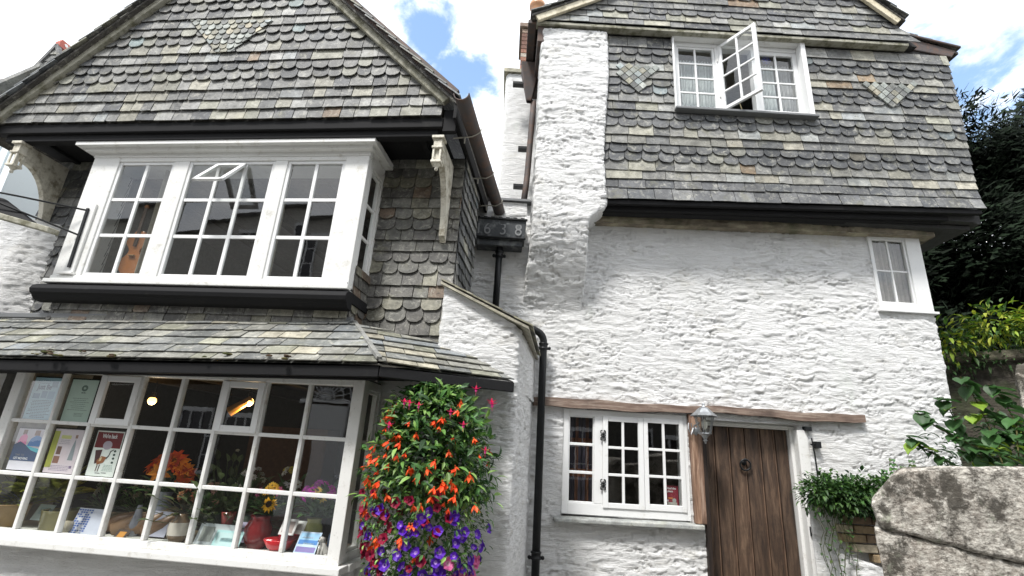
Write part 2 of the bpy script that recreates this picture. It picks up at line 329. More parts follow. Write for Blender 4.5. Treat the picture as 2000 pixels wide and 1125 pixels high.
def sweep_wall(path, z0, ztop, step, seed=0, amp=1.0, openings=(), round_=3, deform=None, rub=rubble, zstep=None, uvs=0.0):
    """wall following a plan path (world xy points), displaced outward; openings are (s0,s1,z0,z1)"""
    pts = [Vector((p[0], p[1])) for p in path]; S = []; pos = []; nr = []
    L = [0]
    for i in range(1, len(pts)): L.append(L[-1]+(pts[i]-pts[i-1]).length)
    ss = set()
    n = max(2, int(L[-1]/step)); ss = list(np.linspace(0, L[-1], n))
    for o in openings:
        for e_ in (o[0], o[1]):
            k = min(range(len(ss)), key=lambda i: abs(ss[i]-e_)); ss[k] = e_
    ss = np.array(sorted(ss))
    def pt(s_):
        for i in range(1, len(L)):
            if s_ <= L[i]+1e-9: t = (s_-L[i-1])/(L[i]-L[i-1]); return pts[i-1].lerp(pts[i], t)
        return pts[-1]
    P = np.array([pt(x) for x in ss])
    for _ in range(round_):
        Q = P.copy(); Q[1:-1] = (P[:-2]+2*P[1:-1]+P[2:])/4; P = Q
    T = np.gradient(P, axis=0); T /= np.linalg.norm(T, axis=1)[:, None]; NR = np.stack([T[:, 1], -T[:, 0]], 1)
    zt = ztop if callable(ztop) else (lambda s_: ztop)
    zmax = max(zt(x) for x in ss); m_ = int((zmax-z0)/(zstep or step)); zs = list(np.linspace(z0, zmax, m_+1))
    for o in openings:
        for e_ in (o[2], o[3]):
            if e_ > z0:
                k = min(range(len(zs)), key=lambda i: abs(zs[i]-e_)); zs[k] = e_
    zs = np.array(sorted(zs))
    SS, ZZ = np.meshgrid(ss, zs); ztv = np.array([zt(x) for x in ss]); Z = z0+(ZZ-z0)/(zmax-z0)*(ztv[None, :]-z0) if callable(ztop) and not openings else ZZ.copy()
    if callable(ztop) and openings: Z = np.where(ZZ <= 4, ZZ, 4+(ZZ-4)/(zmax-4)*(ztv[None, :]-4))
    H = rub(SS+uvs, Z, seed, amp=amp)
    X = P[None, :, 0]+NR[None, :, 0]*H; Y = P[None, :, 1]+NR[None, :, 1]*H
    if deform is not None: X, Y, Z = deform(X, Y, Z, SS)
    nz, ns = SS.shape; V = np.stack([X, Y, Z], 2).reshape(-1, 3)
    sm = (ss[:-1]+ss[1:])/2; zm = (zs[:-1]+zs[1:])/2; keep = np.ones((nz-1, ns-1), bool)
    for o in openings:
        keep[(zm[:, None] > o[2]) & (zm[:, None] < o[3]) & (sm[None, :] > o[0]) & (sm[None, :] < o[1])] = False
    J, I = np.nonzero(keep); a = J*ns+I
    F = np.stack([a, a+1, a+1+ns, a+ns], 1)
    mb = MB(); mb.v = V.tolist(); mb.f = F.tolist(); mb.c = [(1, 1, 1)]*len(F); mb.m = [0]*len(F)
    return mb

# ------------------------------------------------------------------ slates
PAL = dict(
 sq=[((.13, .132, .13), 5), ((.18, .18, .174), 6), ((.25, .25, .238), 5), ((.25, .248, .2), 2), ((.3, .288, .235), 1.5), ((.25, .265, .265), 1), ((.24, .17, .11), .25), ((.085, .088, .094), 3)],
 sc=[((.07, .074, .079), 7), ((.1, .103, .107), 7), ((.14, .143, .142), 4), ((.18, .18, .155), 1), ((.17, .2, .205), .4), ((.115, .105, .08), .5)],
 sg=[((.12, .122, .12), 5), ((.16, .16, .155), 6), ((.2, .2, .19), 4), ((.24, .24, .2), 1.5), ((.2, .25, .25), .6), ((.085, .09, .095), 2)],
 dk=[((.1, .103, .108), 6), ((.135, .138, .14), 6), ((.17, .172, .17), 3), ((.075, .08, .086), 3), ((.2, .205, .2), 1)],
 bf=[((.18, .179, .168), 5), ((.22, .216, .19), 4), ((.27, .262, .215), 2), ((.26, .268, .256), 2), ((.13, .132, .13), 4), ((.22, .16, .1), .5), ((.34, .32, .26), .8)],
 lt=[((.26, .28, .26), 4), ((.36, .38, .35), 2), ((.28, .27, .21), 2), ((.3, .34, .34), .9), ((.15, .155, .15), 4), ((.38, .34, .25), .7)],
 warm=[((.115, .11, .1), 6), ((.15, .147, .13), 5), ((.19, .18, .135), 2.5), ((.16, .115, .08), 1.3), ((.25, .24, .19), 1.2)],
 roof=[((.15, .155, .15), 5), ((.21, .208, .185), 4), ((.2, .2, .155), 2.4), ((.3, .28, .22), 1.2), ((.18, .195, .205), .9), ((.1, .105, .1), 2)])
def clip(poly, conv):
    out = poly
    for i in range(len(conv)):
        a = conv[i]; b = conv[(i+1) % len(conv)]; inp = out; out = []
        if not inp: return []
        def side(p): return (b[0]-a[0])*(p[1]-a[1])-(b[1]-a[1])*(p[0]-a[0])
        for j in range(len(inp)):
            p = inp[j]; q = inp[(j+1) % len(inp)]; sp_, sq_ = side(p), side(q)
            if sp_ >= 0: out.append(p)
            if sp_*sq_ < 0: t = sp_/(sp_-sq_); out.append((p[0]+(q[0]-p[0])*t, p[1]+(q[1]-p[1])*t))
    return out
def area(p): return .5*sum(p[i][0]*p[(i+1) % len(p)][1]-p[(i+1) % len(p)][0]*p[i][1] for i in range(len(p)))
def slates(mb, P, polys, rows, x0, x1, y0, rng, pals=('sq', 'sc'), w=(.1, .19), lift=.02, th=.009, lap=.45, skew=0.0, wob=.004, scw=None):
    """P(x, y, d) -> world point, d = distance out from the backing; rows = list of (kind, height)"""
    y = y0
    for row in rows:
        kind, h = row[:2]; pn = row[2] if len(row) > 2 else None
        x = x0 - rng.random()*.12; bias = rng.random()
        while x < x1:
            ww = rng.uniform(*w) if kind == 'sq' else rng.uniform((w[0]+w[1])/2*.84, (w[0]+w[1])/2*1.12)*(scw or 1)
            if kind == 'sq' and rng.random() < .08: ww *= 1.6
            if kind == 'dot': ww = h*1.25
            xa, xb = x+.003, x+ww-.003; x += ww
            j1, j2 = rng.uniform(-wob, wob), rng.uniform(-wob, wob); yb = y; yt = y+h*(1+lap); Ls = yt-yb
            if kind == 'sq':
                mid = [(xa+(xb-xa)*t, yb+j1+(j2-j1)*t+rng.uniform(-.003, .003)) for t in (.3, .65)]
                o = [(xa, yb+j1)]+mid+[(xb, yb+j2), (xb, yt), (xa, yt)]
                if rng.random() < .12: k_ = rng.uniform(.008, .02); o[0] = (xa, yb+j1+k_); o.insert(1, (xa+k_, yb+j1))
            else:
                r = min((xb-xa)*.3, h*.42)*rng.uniform(.8, 1.15); st = rng.random()
                if st < .72 and kind != 'dot': o = [(xa, yb+r+j1), (xa+r*.35, yb+r*.35+j1), (xa+r, yb+j1), (xb-r, yb+j2), (xb-r*.35, yb+r*.35+j2), (xb, yb+r+j2), (xb, yt), (xa, yt)]
                else:
                    o = [(xa+(xb-xa)*(.5-.5*math.cos(t)), yb+j1+h*(.42 if kind == 'sc' else .6)*(1-math.sin(t))) for t in [i*math.pi/8 for i in range(9)]]+[(xb, yt), (xa, yt)]
            pal = PAL[pn or (pals[0] if kind == 'sq' else pals[1])]; c = rng.choices([q[0] for q in pal], [q[1] for q in pal])[0]; g = .84*rng.uniform(.72, 1.25)*(.82+.36*bias if kind == 'sq' else 1); c = tuple(v*g for v in c)
            lf = lift+rng.uniform(-.003, .004); ln = rng.uniform(-.0015, .0015)
            for cv in polys:
                cl = clip(o, cv)
                if len(cl) < 3 or area(cl) < 2e-4: continue
                D = lambda p: .003+lf*(1-(p[1]-yb)/Ls)+ln*(p[0]-xa)/.1
                top = [P(p[0], p[1], D(p)+th) for p in cl]; bot = [P(p[0], p[1], D(p)) for p in cl]; n = len(cl)
                mb.mesh(top+bot, [tuple(range(n))]+[(i, n+i, n+(i+1) % n, (i+1) % n) for i in range(n)], c)
        y += h
    return y
def lozenges(mb, P, tri, size, rng, d=.034):
    xs = [p[0] for p in tri]; ys = [p[1] for p in tri]
    k = size/math.sqrt(2)*2
    for i in range(-12, 13):
        for j in range(-12, 13):
            cx = (min(xs)+max(xs))/2+(i+j)*k/2; cy = min(ys)+(i-j)*k/2+k/2
            def ins(p): return all((tri[(a+1) % 3][0]-tri[a][0])*(p[1]-tri[a][1])-(tri[(a+1) % 3][1]-tri[a][1])*(p[0]-tri[a][0]) > -.0005 for a in range(3))
            if not ins((cx, cy)): continue
            q = k/2*.9; o = [(cx, cy-q), (cx+q, cy), (cx, cy+q), (cx-q, cy)]
            c = rng.choices([q_[0] for q_ in PAL['lt']], [q_[1] for q_ in PAL['lt']])[0]; g = rng.uniform(.7, 1.1); c = tuple(v*g for v in c); dd = d+rng.uniform(0, .005)
            top = [P(p[0], p[1], dd+.01) for p in o]; bot = [P(p[0], p[1], dd-.03) for p in o]
            mb.mesh(top+bot, [(0, 1, 2, 3)]+[(a, 4+a, 4+(a+1) % 4, (a+1) % 4) for a in range(4)], c)
def plane_map(fr, b): return lambda x, y, d: fr.P(x, b-d, y)
def rect(a0, a1, c0, c1): return [(a0, c0), (a1, c0), (a1, c1), (a0, c1)]

# ------------------------------------------------------------------ text and windows
def text(body, fr, a, b, c, size, mat, parent, name='lettering', align='CENTER', squeeze=1, bold=0):
    cu = bpy.data.curves.new(name, 'FONT'); cu.body = body; cu.size = size; cu.extrude = .0006; cu.offset = bold; cu.align_x = align
    tmp = bpy.data.objects.new(name+'_tmp', cu); col.objects.link(tmp); bpy.context.view_layer.update()
    me = bpy.data.meshes.new_from_object(tmp.evaluated_get(bpy.context.evaluated_depsgraph_get())); bpy.data.objects.remove(tmp); bpy.data.curves.remove(cu)
    for v in me.vertices: x, y, z = v.co; v.co = fr.ex*x*squeeze + Vector((0, 0, y)) - fr.ey*z
    me.name = name; me.materials.clear(); me.materials.append(mat)
    ob = bpy.data.objects.new(name, me); link(ob, fr.P(a, b, c), parent); return ob
def flatmat(name, c, rough=.5):
    m, nt, bs = material(name); k = mixc(nt, c, tuple(x*.85 for x in c), noise_n(nt, 40, 4)); setc(nt, bs, k); bs.inputs['Roughness'].default_value = rough; return m
M['ink'] = flatmat('black_ink', (.02, .03, .04)); M['whiteink'] = flatmat('white_ink', (.8, .8, .8)); M['blueink'] = flatmat('blue_ink', (.02, .1, .22))

def sash(fr, a0, a1, c0, c1, b, parent, cols, rows, st=.045, bar=.02, th=.035, rail=None, name='casement', mat='white', dep=.03, parts=None, rng=random):
    """a glazed leaf: stiles and rails, glazing bars and glass, depth b (front face) going back"""
    rail = rail or st; f = MB(); j = lambda: rng.uniform(-.0025, .0025)
    f.box(fr, a0, a0+st, b, b+th, c0, c1); f.box(fr, a1-st, a1, b, b+th, c0, c1)
    f.box(fr, a0+st, a1-st, b+.002, b+th-.002, c0, c0+rail); f.box(fr, a0+st, a1-st, b+.002, b+th-.002, c1-st, c1)
    ga0, ga1, gc0, gc1 = a0+st, a1-st, c0+rail, c1-st
    fo = f.build(name, M[mat], parent, bevel=.004); g = MB()
    for i in range(1, cols): x = ga0+(ga1-ga0)*i/cols+j(); g.box(fr, x-bar/2, x+bar/2, b+.006, b+dep, gc0, gc1)
    for i in range(1, rows):
        z = gc0+(gc1-gc0)*i/rows+j(); g.box(fr, ga0, ga1, b+.009, b+dep-.003, z-bar/2, z+bar/2)
        if cols == 1: g.build('glazing_bar', M[mat], fo, bevel=.003); g = MB()
    if g.v: g.build('glazing_bar', M[mat], fo, bevel=.003)
    gl = MB()
    for i in range(cols):
        for k in range(rows):
            xa = ga0+(ga1-ga0)*i/cols; xb = ga0+(ga1-ga0)*(i+1)/cols; za = gc0+(gc1-gc0)*k/rows; zb = gc0+(gc1-gc0)*(k+1)/rows
            t1, t2 = rng.uniform(-.004, .004), rng.uniform(-.004, .004); bb = b+dep*.6
            gl.face([fr.P(xa, bb-t1, za), fr.P(xb, bb+t1, za), fr.P(xb, bb+t1+t2, zb), fr.P(xa, bb-t1+t2, zb)])
    gl.build('glass', M['glass'], fo)
    return fo
def curtain(fr, a0, a1, b, c0, c1, c, folds=9, amp=.018, seed=0, stripes=None):
    mb = MB(); n = folds*8; r = random.Random(seed); ph = [r.random()*6 for _ in range(3)]
    def q(i, z): t = i/n; return fr.P(a0+(a1-a0)*t, b+amp*(math.sin(t*folds*6.28+ph[0])+.5*math.sin(t*folds*11+ph[1]+z)), z)
    rr = 12
    for i in range(n):
        for k in range(rr):
            z0, z1 = c0+(c1-c0)*k/rr, c0+(c1-c0)*(k+1)/rr; cc_ = c
            if stripes: cc_ = stripes(i/n, k/rr)
            mb.face([q(i, z0), q(i+1, z0), q(i+1, z1), q(i, z1)], cc_)
    return mb
rng = random.Random(7)

# ================================================================== GROUND
g = MB(); g.face([(-60, -60, 0), (60, -60, 0), (60, 80, 0), (-60, 80, 0)]); structure(g.build('ground', M['ground']))

# ================================================================== LEFT HOUSE
LH = empty('slate_hung_house', FL.P(-3.1, 3.9, 0), 'dark slate-hung gabled house with a jutting white bay window over a shop window', 'house')
VG, VB, VW, VS, VL = 3.37, 3.50, 3.88, 3.40, 3.74
# walls and closed shell
w = MB(); B = lambda *a, **k: w.box(FL, *a, **k)
dk = (.09, .085, .075)
B(-5.1, -4.2, VW, VW+.2, 2.0, 4.05, c=dk); B(-1.78, -.98, VW, VW+.2, 2.0, 4.05, c=dk); B(-4.2, -1.78, VW+.001, VW+.2, 2.0, 2.62, c=dk); B(-4.2, -1.78, VW+.002, VW+.2, 3.99, 4.05, c=dk)
B(-5.1, -4.9, VW+.2, 8, 0, 4.1, c=dk); B(-1.17, -.98, VW+.2, 4.51, 2.2, 4.2, c=dk); B(-1.3, -1.14, 4.51, 8, 0, 4.2, c=dk); B(-4.9, -1.17, 7.8, 8, 0, 4.2, c=dk)
w.prism([FL.P(-5.19, VG+.003, 4.12), FL.P(-1.08, VG+.003, 4.12), FL.P(-1.08, VG+.003, 4.25), FL.P(-3.16, VG+.003, 6.28)], FL.ey*.08, c=dk)
w.build('wall', M['matte'], LH)
# rooms behind the glass
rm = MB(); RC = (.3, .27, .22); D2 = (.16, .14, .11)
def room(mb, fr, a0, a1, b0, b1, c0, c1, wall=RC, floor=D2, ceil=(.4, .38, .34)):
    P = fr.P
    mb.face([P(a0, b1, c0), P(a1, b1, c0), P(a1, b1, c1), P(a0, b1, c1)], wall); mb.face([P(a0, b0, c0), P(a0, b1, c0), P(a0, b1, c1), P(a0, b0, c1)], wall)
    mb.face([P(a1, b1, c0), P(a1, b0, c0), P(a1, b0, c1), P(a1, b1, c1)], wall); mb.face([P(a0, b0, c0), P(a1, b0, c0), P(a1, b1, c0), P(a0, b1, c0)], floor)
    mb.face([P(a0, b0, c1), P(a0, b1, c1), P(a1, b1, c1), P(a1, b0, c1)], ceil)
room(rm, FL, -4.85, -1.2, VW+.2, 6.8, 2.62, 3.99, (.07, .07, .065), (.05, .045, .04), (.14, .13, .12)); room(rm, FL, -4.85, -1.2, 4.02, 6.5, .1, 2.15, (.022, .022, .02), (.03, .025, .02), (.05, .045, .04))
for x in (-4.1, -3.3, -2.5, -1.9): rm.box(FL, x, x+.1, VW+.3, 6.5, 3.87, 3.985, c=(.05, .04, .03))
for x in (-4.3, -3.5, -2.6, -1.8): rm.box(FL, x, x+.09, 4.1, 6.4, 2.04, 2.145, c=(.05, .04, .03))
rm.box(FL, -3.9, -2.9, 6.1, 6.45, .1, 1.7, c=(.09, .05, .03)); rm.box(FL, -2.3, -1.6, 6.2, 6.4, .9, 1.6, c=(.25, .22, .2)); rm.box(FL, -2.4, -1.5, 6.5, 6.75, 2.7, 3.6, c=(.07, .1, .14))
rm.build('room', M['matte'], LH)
# gable slates
G = MB(); rs = random.Random(11)
rows = [('sq', .105)]*4+[('sc', .1)]*2+[('sq', .105)]*2+[('sc', .1)]*2+[('sq', .1)]*2+[('sc', .1)]*2+[('sq', .1)]*2+[('sc', .1)]*2+[('sq', .1)]*3
slates(G, plane_map(FL, VG), [[(-5.2, 4.125), (-1.075, 4.125), (-1.075, 4.235), (-3.155, 6.285)]], rows, -5.25, -1.0, 4.125, rs, ('sq', 'sg'), w=(.095, .185), lift=.025, wob=.006)
p1 = [at(*q, FL, VG) for q in [(378, 46), (427, 108), (455, 108), (538, 46)]]
slates(G, lambda x, y, d: FL.P(x, VG-d-.026, y), [[p1[0], p1[1], p1[2], p1[3]]], [('dot', .058)]*8, p1[0][0]-.1, p1[3][0]+.1, p1[1][1]-.03, rs, ('lt', 'lt'), lift=.012, th=.006)
G.build('gable_slates', M['slate'], LH)
# verge boards, fascia, soffit
f = MB()
f.beam(FL.P(-5.27, VG-.045, 4.09), FL.P(-3.155, VG-.045, 6.345), .05, .075, (0, 0, 1)); f.beam(FL.P(-3.155, VG-.047, 6.345), FL.P(-1.03, VG-.047, 4.25), .05, .085, (0, 0, 1))
f.build('bargeboard', M['board'], LH, bevel=.006)
f = MB(); f.box(FL, -5.22, -1.06, VG-.012, VG+.05, 4.03, 4.12); f.box(FL, -5.12, -1.1, VG+.02, VG+.09, 3.965, 4.03); f.box(FL, -5.08, -1.08, VG+.07, VW, 4.052, 4.075)
for x in np.linspace(-4.9, -1.3, 9): f.box(FL, x, x+.05, VG+.09, VW, 4.02, 4.051)
f.build('fascia', M['black'], LH, bevel=.006)
# roof: two slabs of slate with a ragged verge
rf = MB(); rs = random.Random(5)
def roof_slope(mb, fr, ridge, eave, v0, v1, rows_h=.17, flip=1):
    (ra, rc), (ea, ec) = ridge, eave; L = math.hypot(ra-ea, rc-ec); ux, uz = (ra-ea)/L, (rc-ec)/L; nx, nz = -uz*flip, ux*flip
    if nz < 0: nx, nz = -nx, -nz
    P = lambda x, y, d: fr.P(ea+ux*y+nx*d, v0+(x if flip > 0 else -x+ (v1-v0)), ec+uz*y+nz*d)
    mb.hexa([fr.P(ea, v0+.02, ec-.03), fr.P(ra, v0+.02, rc-.03), fr.P(ra, v1, rc-.03), fr.P(ea, v1, ec-.03), fr.P(ea, v0+.02, ec), fr.P(ra, v0+.02, rc), fr.P(ra, v1, rc), fr.P(ea, v1, ec)], (.06, .055, .05))
    slates(mb, P, [rect(-.02, v1-v0+.01, 0, L)], [('sq', rows_h)]*int(L/rows_h+1), -.05, v1-v0+.05, 0, rs, ('roof', 'sc'), w=(.15, .3), lift=.024, th=.012)
roof_slope(rf, FL, (-3.155, 6.40), (-5.36, 4.05), VG-.13, 8.0, flip=-1)
roof_slope(rf, FL, (-3.155, 6.40), (-.93, 4.2), VG-.13, 8.0, flip=1)
rf.box(FL, -3.23, -3.08, VG-.13, 8, 6.4, 6.44, c=(.2, .09, .05))
rf.build('roof', M['slate'], LH)
f = MB(); f.beam(FL.P(-3.155, VG-.1, 6.43), FL.P(-.95, VG-.1, 4.275), .035, .07); f.build('verge_trim', M['rust'], LH)
# slate hung walls
S = MB(); rs = random.Random(21); base = 2.33; done = lambda: S.build('wall_slates', M['slate'], LH)
rows = [('sq', .105), ('sq', .105), ('sc', .105), ('sc', .105), ('sq', .105), ('sq', .105), ('sc', .105), ('sc', .1), ('sq', .1), ('sq', .1), ('sc', .105), ('sc', .105), ('sq', .1), ('sq', .1), ('sc', .1), ('sc', .1), ('sq', .1), ('sq', .1)]
slates(S, plane_map(FL, VW), [rect(-5.12, -4.24, 2.3, 4.05)], rows, -5.15, -4.2, base-.02, rs, ('sq', 'sc'), w=(.11, .21), lift=.022); done(); S = MB()
slates(S, plane_map(FL, VW), [rect(-1.76, -.968, 2.3, 4.05)], rows, -1.8, -.96, base-.02, rs, ('warm', 'warm'), w=(.11, .21), lift=.022); done(); S = MB()
slates(S, plane_map(FL, VB+.08), [rect(-4.25, -1.70, 2.3, 2.63)], [('sq', .03), ('sc', .12), ('sq', .09), ('sq', .09), ('sq', .09)], -4.3, -1.6, 2.31, rs, ('warm', 'warm'), w=(.13, .22), lift=.022)
done(); S = MB()
slates(S, lambda x, y, d: FL.P(-1.71+d, VB+.08+x, y), [rect(0, .3, 2.4, 2.9)], rows, -.02, .32, base-.02, rs, ('warm', 'warm'), w=(.1, .2)); done(); S = MB()
slates(S, lambda x, y, d: FL.P(-.975+d, VW+x, y), [rect(-.015, .64, 2.3, 4.15)], rows+[('sq', .1)], -.05, 1.32, base-.02, rs, ('sq', 'sc'), w=(.1, .2), lift=.022)
S.build('wall_slates', M['slate'], LH)
w = MB(); w.box(FL, -4.24, -1.715, VB+.084, VW, 2.3, 2.62, c=dk); w.box(FL, -1.73, -1.712, VB+.09, VW, 2.4, 2.8, c=dk); w.build('bay_apron', M['matte'], LH)

# ---- upper bay window
UB = None
a0, a1 = -4.28, -1.70
f = MB(); X = lambda *a: f.box(FL, *a)
cz0, cz1 = 2.745, 3.82
X(a0, -4.02, VB, VB+.05, 2.67, 3.86); X(-3.475, -3.335, VB+.001, VB+.05, cz0-.02, cz1); X(-2.535, -2.42, VB+.001, VB+.05, cz0-.02, cz1); X(-1.905, a1, VB, VB+.05, 2.67, 3.86)
X(-4.02, -1.905, VB+.002, VB+.052, cz1, 3.86); X(a0-.01, a1+.008, VB-.004, VB+.06, 3.86, 3.93); X(-4.02, -1.905, VB+.003, VB+.05, 2.67, cz0)
ub = f.build('bay_window', M['white_worn'], LH, bevel=.006)
f = MB(); f.box(FL, a0-.12, a1+.07, VB-.1, VB+.14, 3.932, 3.985); f.box(FL, a1+.0705, a1+.072, VB-.1, VW-.03, 3.932, 3.985); f.box(FL, a1-.1, a1+.07, VB+.14, VW-.03, 3.932, 3.985); f.box(FL, a0-.06, a1+.035, VB-.05, VB+.13, 3.9, 3.932); f.build('cornice', M['white_worn'], ub, bevel=.008)
f = MB(); f.box(FL, a0-.02, a1+.02, VB-.045, VB+.02, 2.665, 2.7); f.box(FL, a0+.01, a1, VB-.02, VB-.001, 2.7, 2.735); f.build('sill', M['white_worn'], ub, bevel=.006)
for (x0, x1, n) in ((-4.02, -3.475, 2), (-3.335, -2.535, 3), (-2.42, -1.905, 2)):
    sash(FL, x0, x1, cz0, cz1, VB+.012, ub, n, 3, st=.028, bar=.03, th=.03, name='casement', dep=.026)
# the small vent lifted open in the middle light
z1v = 3.79; vm = MB(); gl = MB(); hx0, hx1 = -3.06, -2.79; ang = rad(38)
def V_(x, t): return FL.P(x, VB-.01-math.sin(ang)*t, z1v-math.cos(ang)*t)
for (s0, s1, t0, t1) in ((hx0, hx0+.038, 0, .36), (hx1-.038, hx1, 0, .36), (hx0, hx1, 0, .036), (hx0, hx1, .322, .36)):
    n_ = (FL.ey*math.cos(ang)+Vector((0, 0, -math.sin(ang))))*.022
    vm.prism([V_(s0, t1), V_(s1, t1), V_(s1, t0), V_(s0, t0)], n_)
vo = vm.build('open_vent', M['white'], ub, bevel=.003); vo['label'] = 'small top-hung vent propped open'
gl.face([V_(hx0+.03, .33), V_(hx1-.03, .33), V_(hx1-.03, .03), V_(hx0+.03, .03)]); gl.build('glass', M['glass'], vo)
# right return of the bay
FS = Frame(FL.ey, -FL.ex, FL.P(a1, VB+.05, 0))     # looks at the bay's right cheek: a runs back from the street
f = MB(); f.box(FS, -.0, .05, 0.0, .05, 2.7, 3.9); f.box(FS, .28, .34, 0, .05, 2.78, 3.9); f.box(FS, .05, .28, .001, .05, 2.7, 2.86); f.box(FS, .05, .28, .001, .05, 3.8, 3.9); ck = f.build('bay_cheek', M['white_worn'], ub, bevel=.004)
sash(FS, .05, .28, 2.86, 3.8, .012, ub, 1, 3, st=.028, bar=.026, name='side_light', mat='white_worn')
f = MB(); f.box(FL, a0, a0+.04, VB+.05, VW, 2.67, 3.93); f.box(FL, a0, a1, VB+.05, VW, 3.87, 3.93); f.box(FL, a0, a1, VB+.05, VW, 2.63, 2.68); f.build('bay_shell', M['white_worn'], ub)
# black rounded moulding under the bay
f = MB(); prof = [(VB+.02, 2.66), (VB-.02, 2.655), (VB-.055, 2.635), (VB-.07, 2.605), (VB-.06, 2.575), (VB-.04, 2.56), (VB-.03, 2.545), (VB-.01, 2.525), (VB+.06, 2.515), (VB+.06, 2.66)]
f.prism([FL.P(a0-.08, b, c) for b, c in prof], FL.ex*(a1-a0+.11)); f.build('bay_moulding', M['black'], LH, bevel=.004)
f = MB(); f.box(FL, a1-.02, a1+.028, VB+.061, VW, 2.58, 2.66); f.build('bay_moulding', M['black'], LH, bevel=.004)

# ---- pentice roof between the storeys
pe = MB(); rs = random.Random(31)
LT = FL.P(-5.3, 3.58, 2.335); RTp = FL.P(-1.66, 3.62, 2.42); LE = FL.P(-5.3, 3.12, 1.955); RE = FL.P(-1.22, 3.12, 2.05)
CE = FL.P(-.385, 3.56, 2.035); WT = FL.P(-1.03, 3.72, 2.31); WA = FL.P(-1.03, VW, 2.43)
def plane3(o, ex, up):
    ex = (ex).normalized(); n = ex.cross(up).normalized(); ey = n.cross(ex).normalized()
    if n.z < 0: n = -n
    return (lambda x, y, d: o+ex*x+ey*y+n*d), (lambda p: ((p-o).dot(ex), (p-o).dot(ey)))
P1, q1 = plane3(LE, RE-LE, LT-LE)
slates(pe, P1, [[q1(LE), q1(RE), q1(RTp), q1(LT)]], [('sq', .115)]*6, -.1, 4.4, -.03, rs, ('roof', 'roof'), w=(.13, .27), lift=.017, th=.008, wob=.01)
P2, q2 = plane3(RE, CE-RE, RTp-RE)
slates(pe, P2, [[q2(RE), q2(CE), q2(FL.P(-.9, 3.82, 2.32)), q2(RTp)]], [('sq', .115)]*7, -.3, 1.5, -.03, rs, ('roof', 'roof'), w=(.13, .27), lift=.017, th=.008, wob=.01)
pe.mesh([LE, RE, CE, FL.P(-.9, 3.84, 2.3), RTp, LT, FL.P(-5.3, 3.7, 2.0), FL.P(-.9, 3.8, 2.0)], [(0, 1, 4, 5), (1, 2, 3, 4)], (.05, .05, .045))
pe.beam(RE+Vector((0, 0, .04)), RTp+Vector((0, 0, .035)), .035, .02, c=(.2, .2, .19))
pe.build('pentice_roof', M['slate'], LH)
f = MB(); f.beam(LE+Vector((0, 0, -.05))+FL.ey*.03, RE+Vector((0, 0, -.045))+FL.ey*.03, .035, .07); f.beam(RE+Vector((0, 0, -.045))+FL.ey*.03, CE+Vector((0, 0, -.04)), .035, .065)
f.face([LE+FL.ey*.03-Vector((0, 0, .02)), RE+FL.ey*.03-Vector((0, 0, .02)), FL.P(-1.2, 3.75, 2.03), FL.P(-5.3, 3.75, 1.93)]); f.face([RE+FL.ey*.03-Vector((0, 0, .02)), CE, FL.P(-.42, 3.75, 2.03), FL.P(-1.2, 3.75, 2.03)])
f.beam(FL.P(-5.3, VS-.02, 1.945), FL.P(-1.3, VS-.02, 2.03), .06, .1); f.build('pentice_fascia', M['black'], LH, bevel=.004)
f = MB()   # lead soaker where roof meets wall
f.beam(LT+Vector((0, 0, .05))-FL.ey*.02, RTp+Vector((0, 0, .04))-FL.ey*.02, .04, .04); f.build('lead_flashing', M['flash'], LH, bevel=.006)
mo = MB(); rs = random.Random(3)
for k in range(26):
    t = rs.uniform(0, .85); p = P1(t*4.1, rs.uniform(-.01, .06), .03)
    for q in range(3): mo.sphere(p+Vector((rs.uniform(-.02, .02), rs.uniform(-.02, .02), 0)), rs.uniform(.008, .018), rs.choice([(.08, .09, .02), (.12, .1, .03), (.1, .06, .03)]), n=7, k=5, sc=(1.4, 1, .5))
tag(mo.build('roof_moss', M['leaf'], LH), None, kind='stuff')

# ---- shop window
z0, z1 = .865, 1.935; g0 = -4.07; g1 = -1.488; cw = (g1-g0)/8; RZ = [z0, 1.217, 1.577, z1]
f = MB(); X = lambda *a: f.box(FL, *a)
X(-4.15, -4.07, VS, VS+.07, .8, 1.985); X(-1.488, -1.405, VS, VS+.07, .8, 1.985); X(-4.07, -1.488, VS+.002, VS+.06, z1, 1.985); X(-4.07, -1.488, VS+.002, VS+.06, .82, z0)
sw = f.build('shop_window', M['white_worn'], LH, bevel=.005)
f = MB(); rs = random.Random(4)
for i in range(1, 8): x = g0+cw*i+rs.uniform(-.004, .004); f.box(FL, x-.013, x+.013, VS+.008, VS+.05, z0, z1)
for z in RZ[1:3]: f.box(FL, g0, g1, VS+.012, VS+.045, z-.013, z+.013)
f.build('glazing_bar', M['white_worn'], sw, bevel=.004)
gl = MB()
for i in range(8):
    for k in range(3):
        if k == 2 and i in (2, 5): continue
        t1, t2 = rs.uniform(-.003, .003), rs.uniform(-.003, .003); xa, xb, za, zb = g0+cw*i, g0+cw*(i+1), RZ[k], RZ[k+1]
        gl.face([FL.P(xa, VS+.035-t1, za), FL.P(xb, VS+.035+t1, za), FL.P(xb, VS+.035+t1+t2, zb), FL.P(xa, VS+.035-t1+t2, zb)])
gl.build('glass', M['glass'], sw)
for i in (2, 5): sash(FL, g0+cw*i+.005, g0+cw*(i+1)-.005, RZ[2]+.004, z1-.004, VS-.006, sw, 1, 1, st=.045, rail=.045, th=.03, name='vent_light', mat='white')
f = MB(); f.box(FL, -4.3, -1.37, VS-.06, VS+.08, .775, .82); f.box(FL, -1.47, -1.36, VS+.08, VL, .775, .82); f.build('sill', M['white_worn'], sw, bevel=.007)
FS2 = Frame(FL.ey, -FL.ex, FL.P(-1.405, VS+.07, 0))
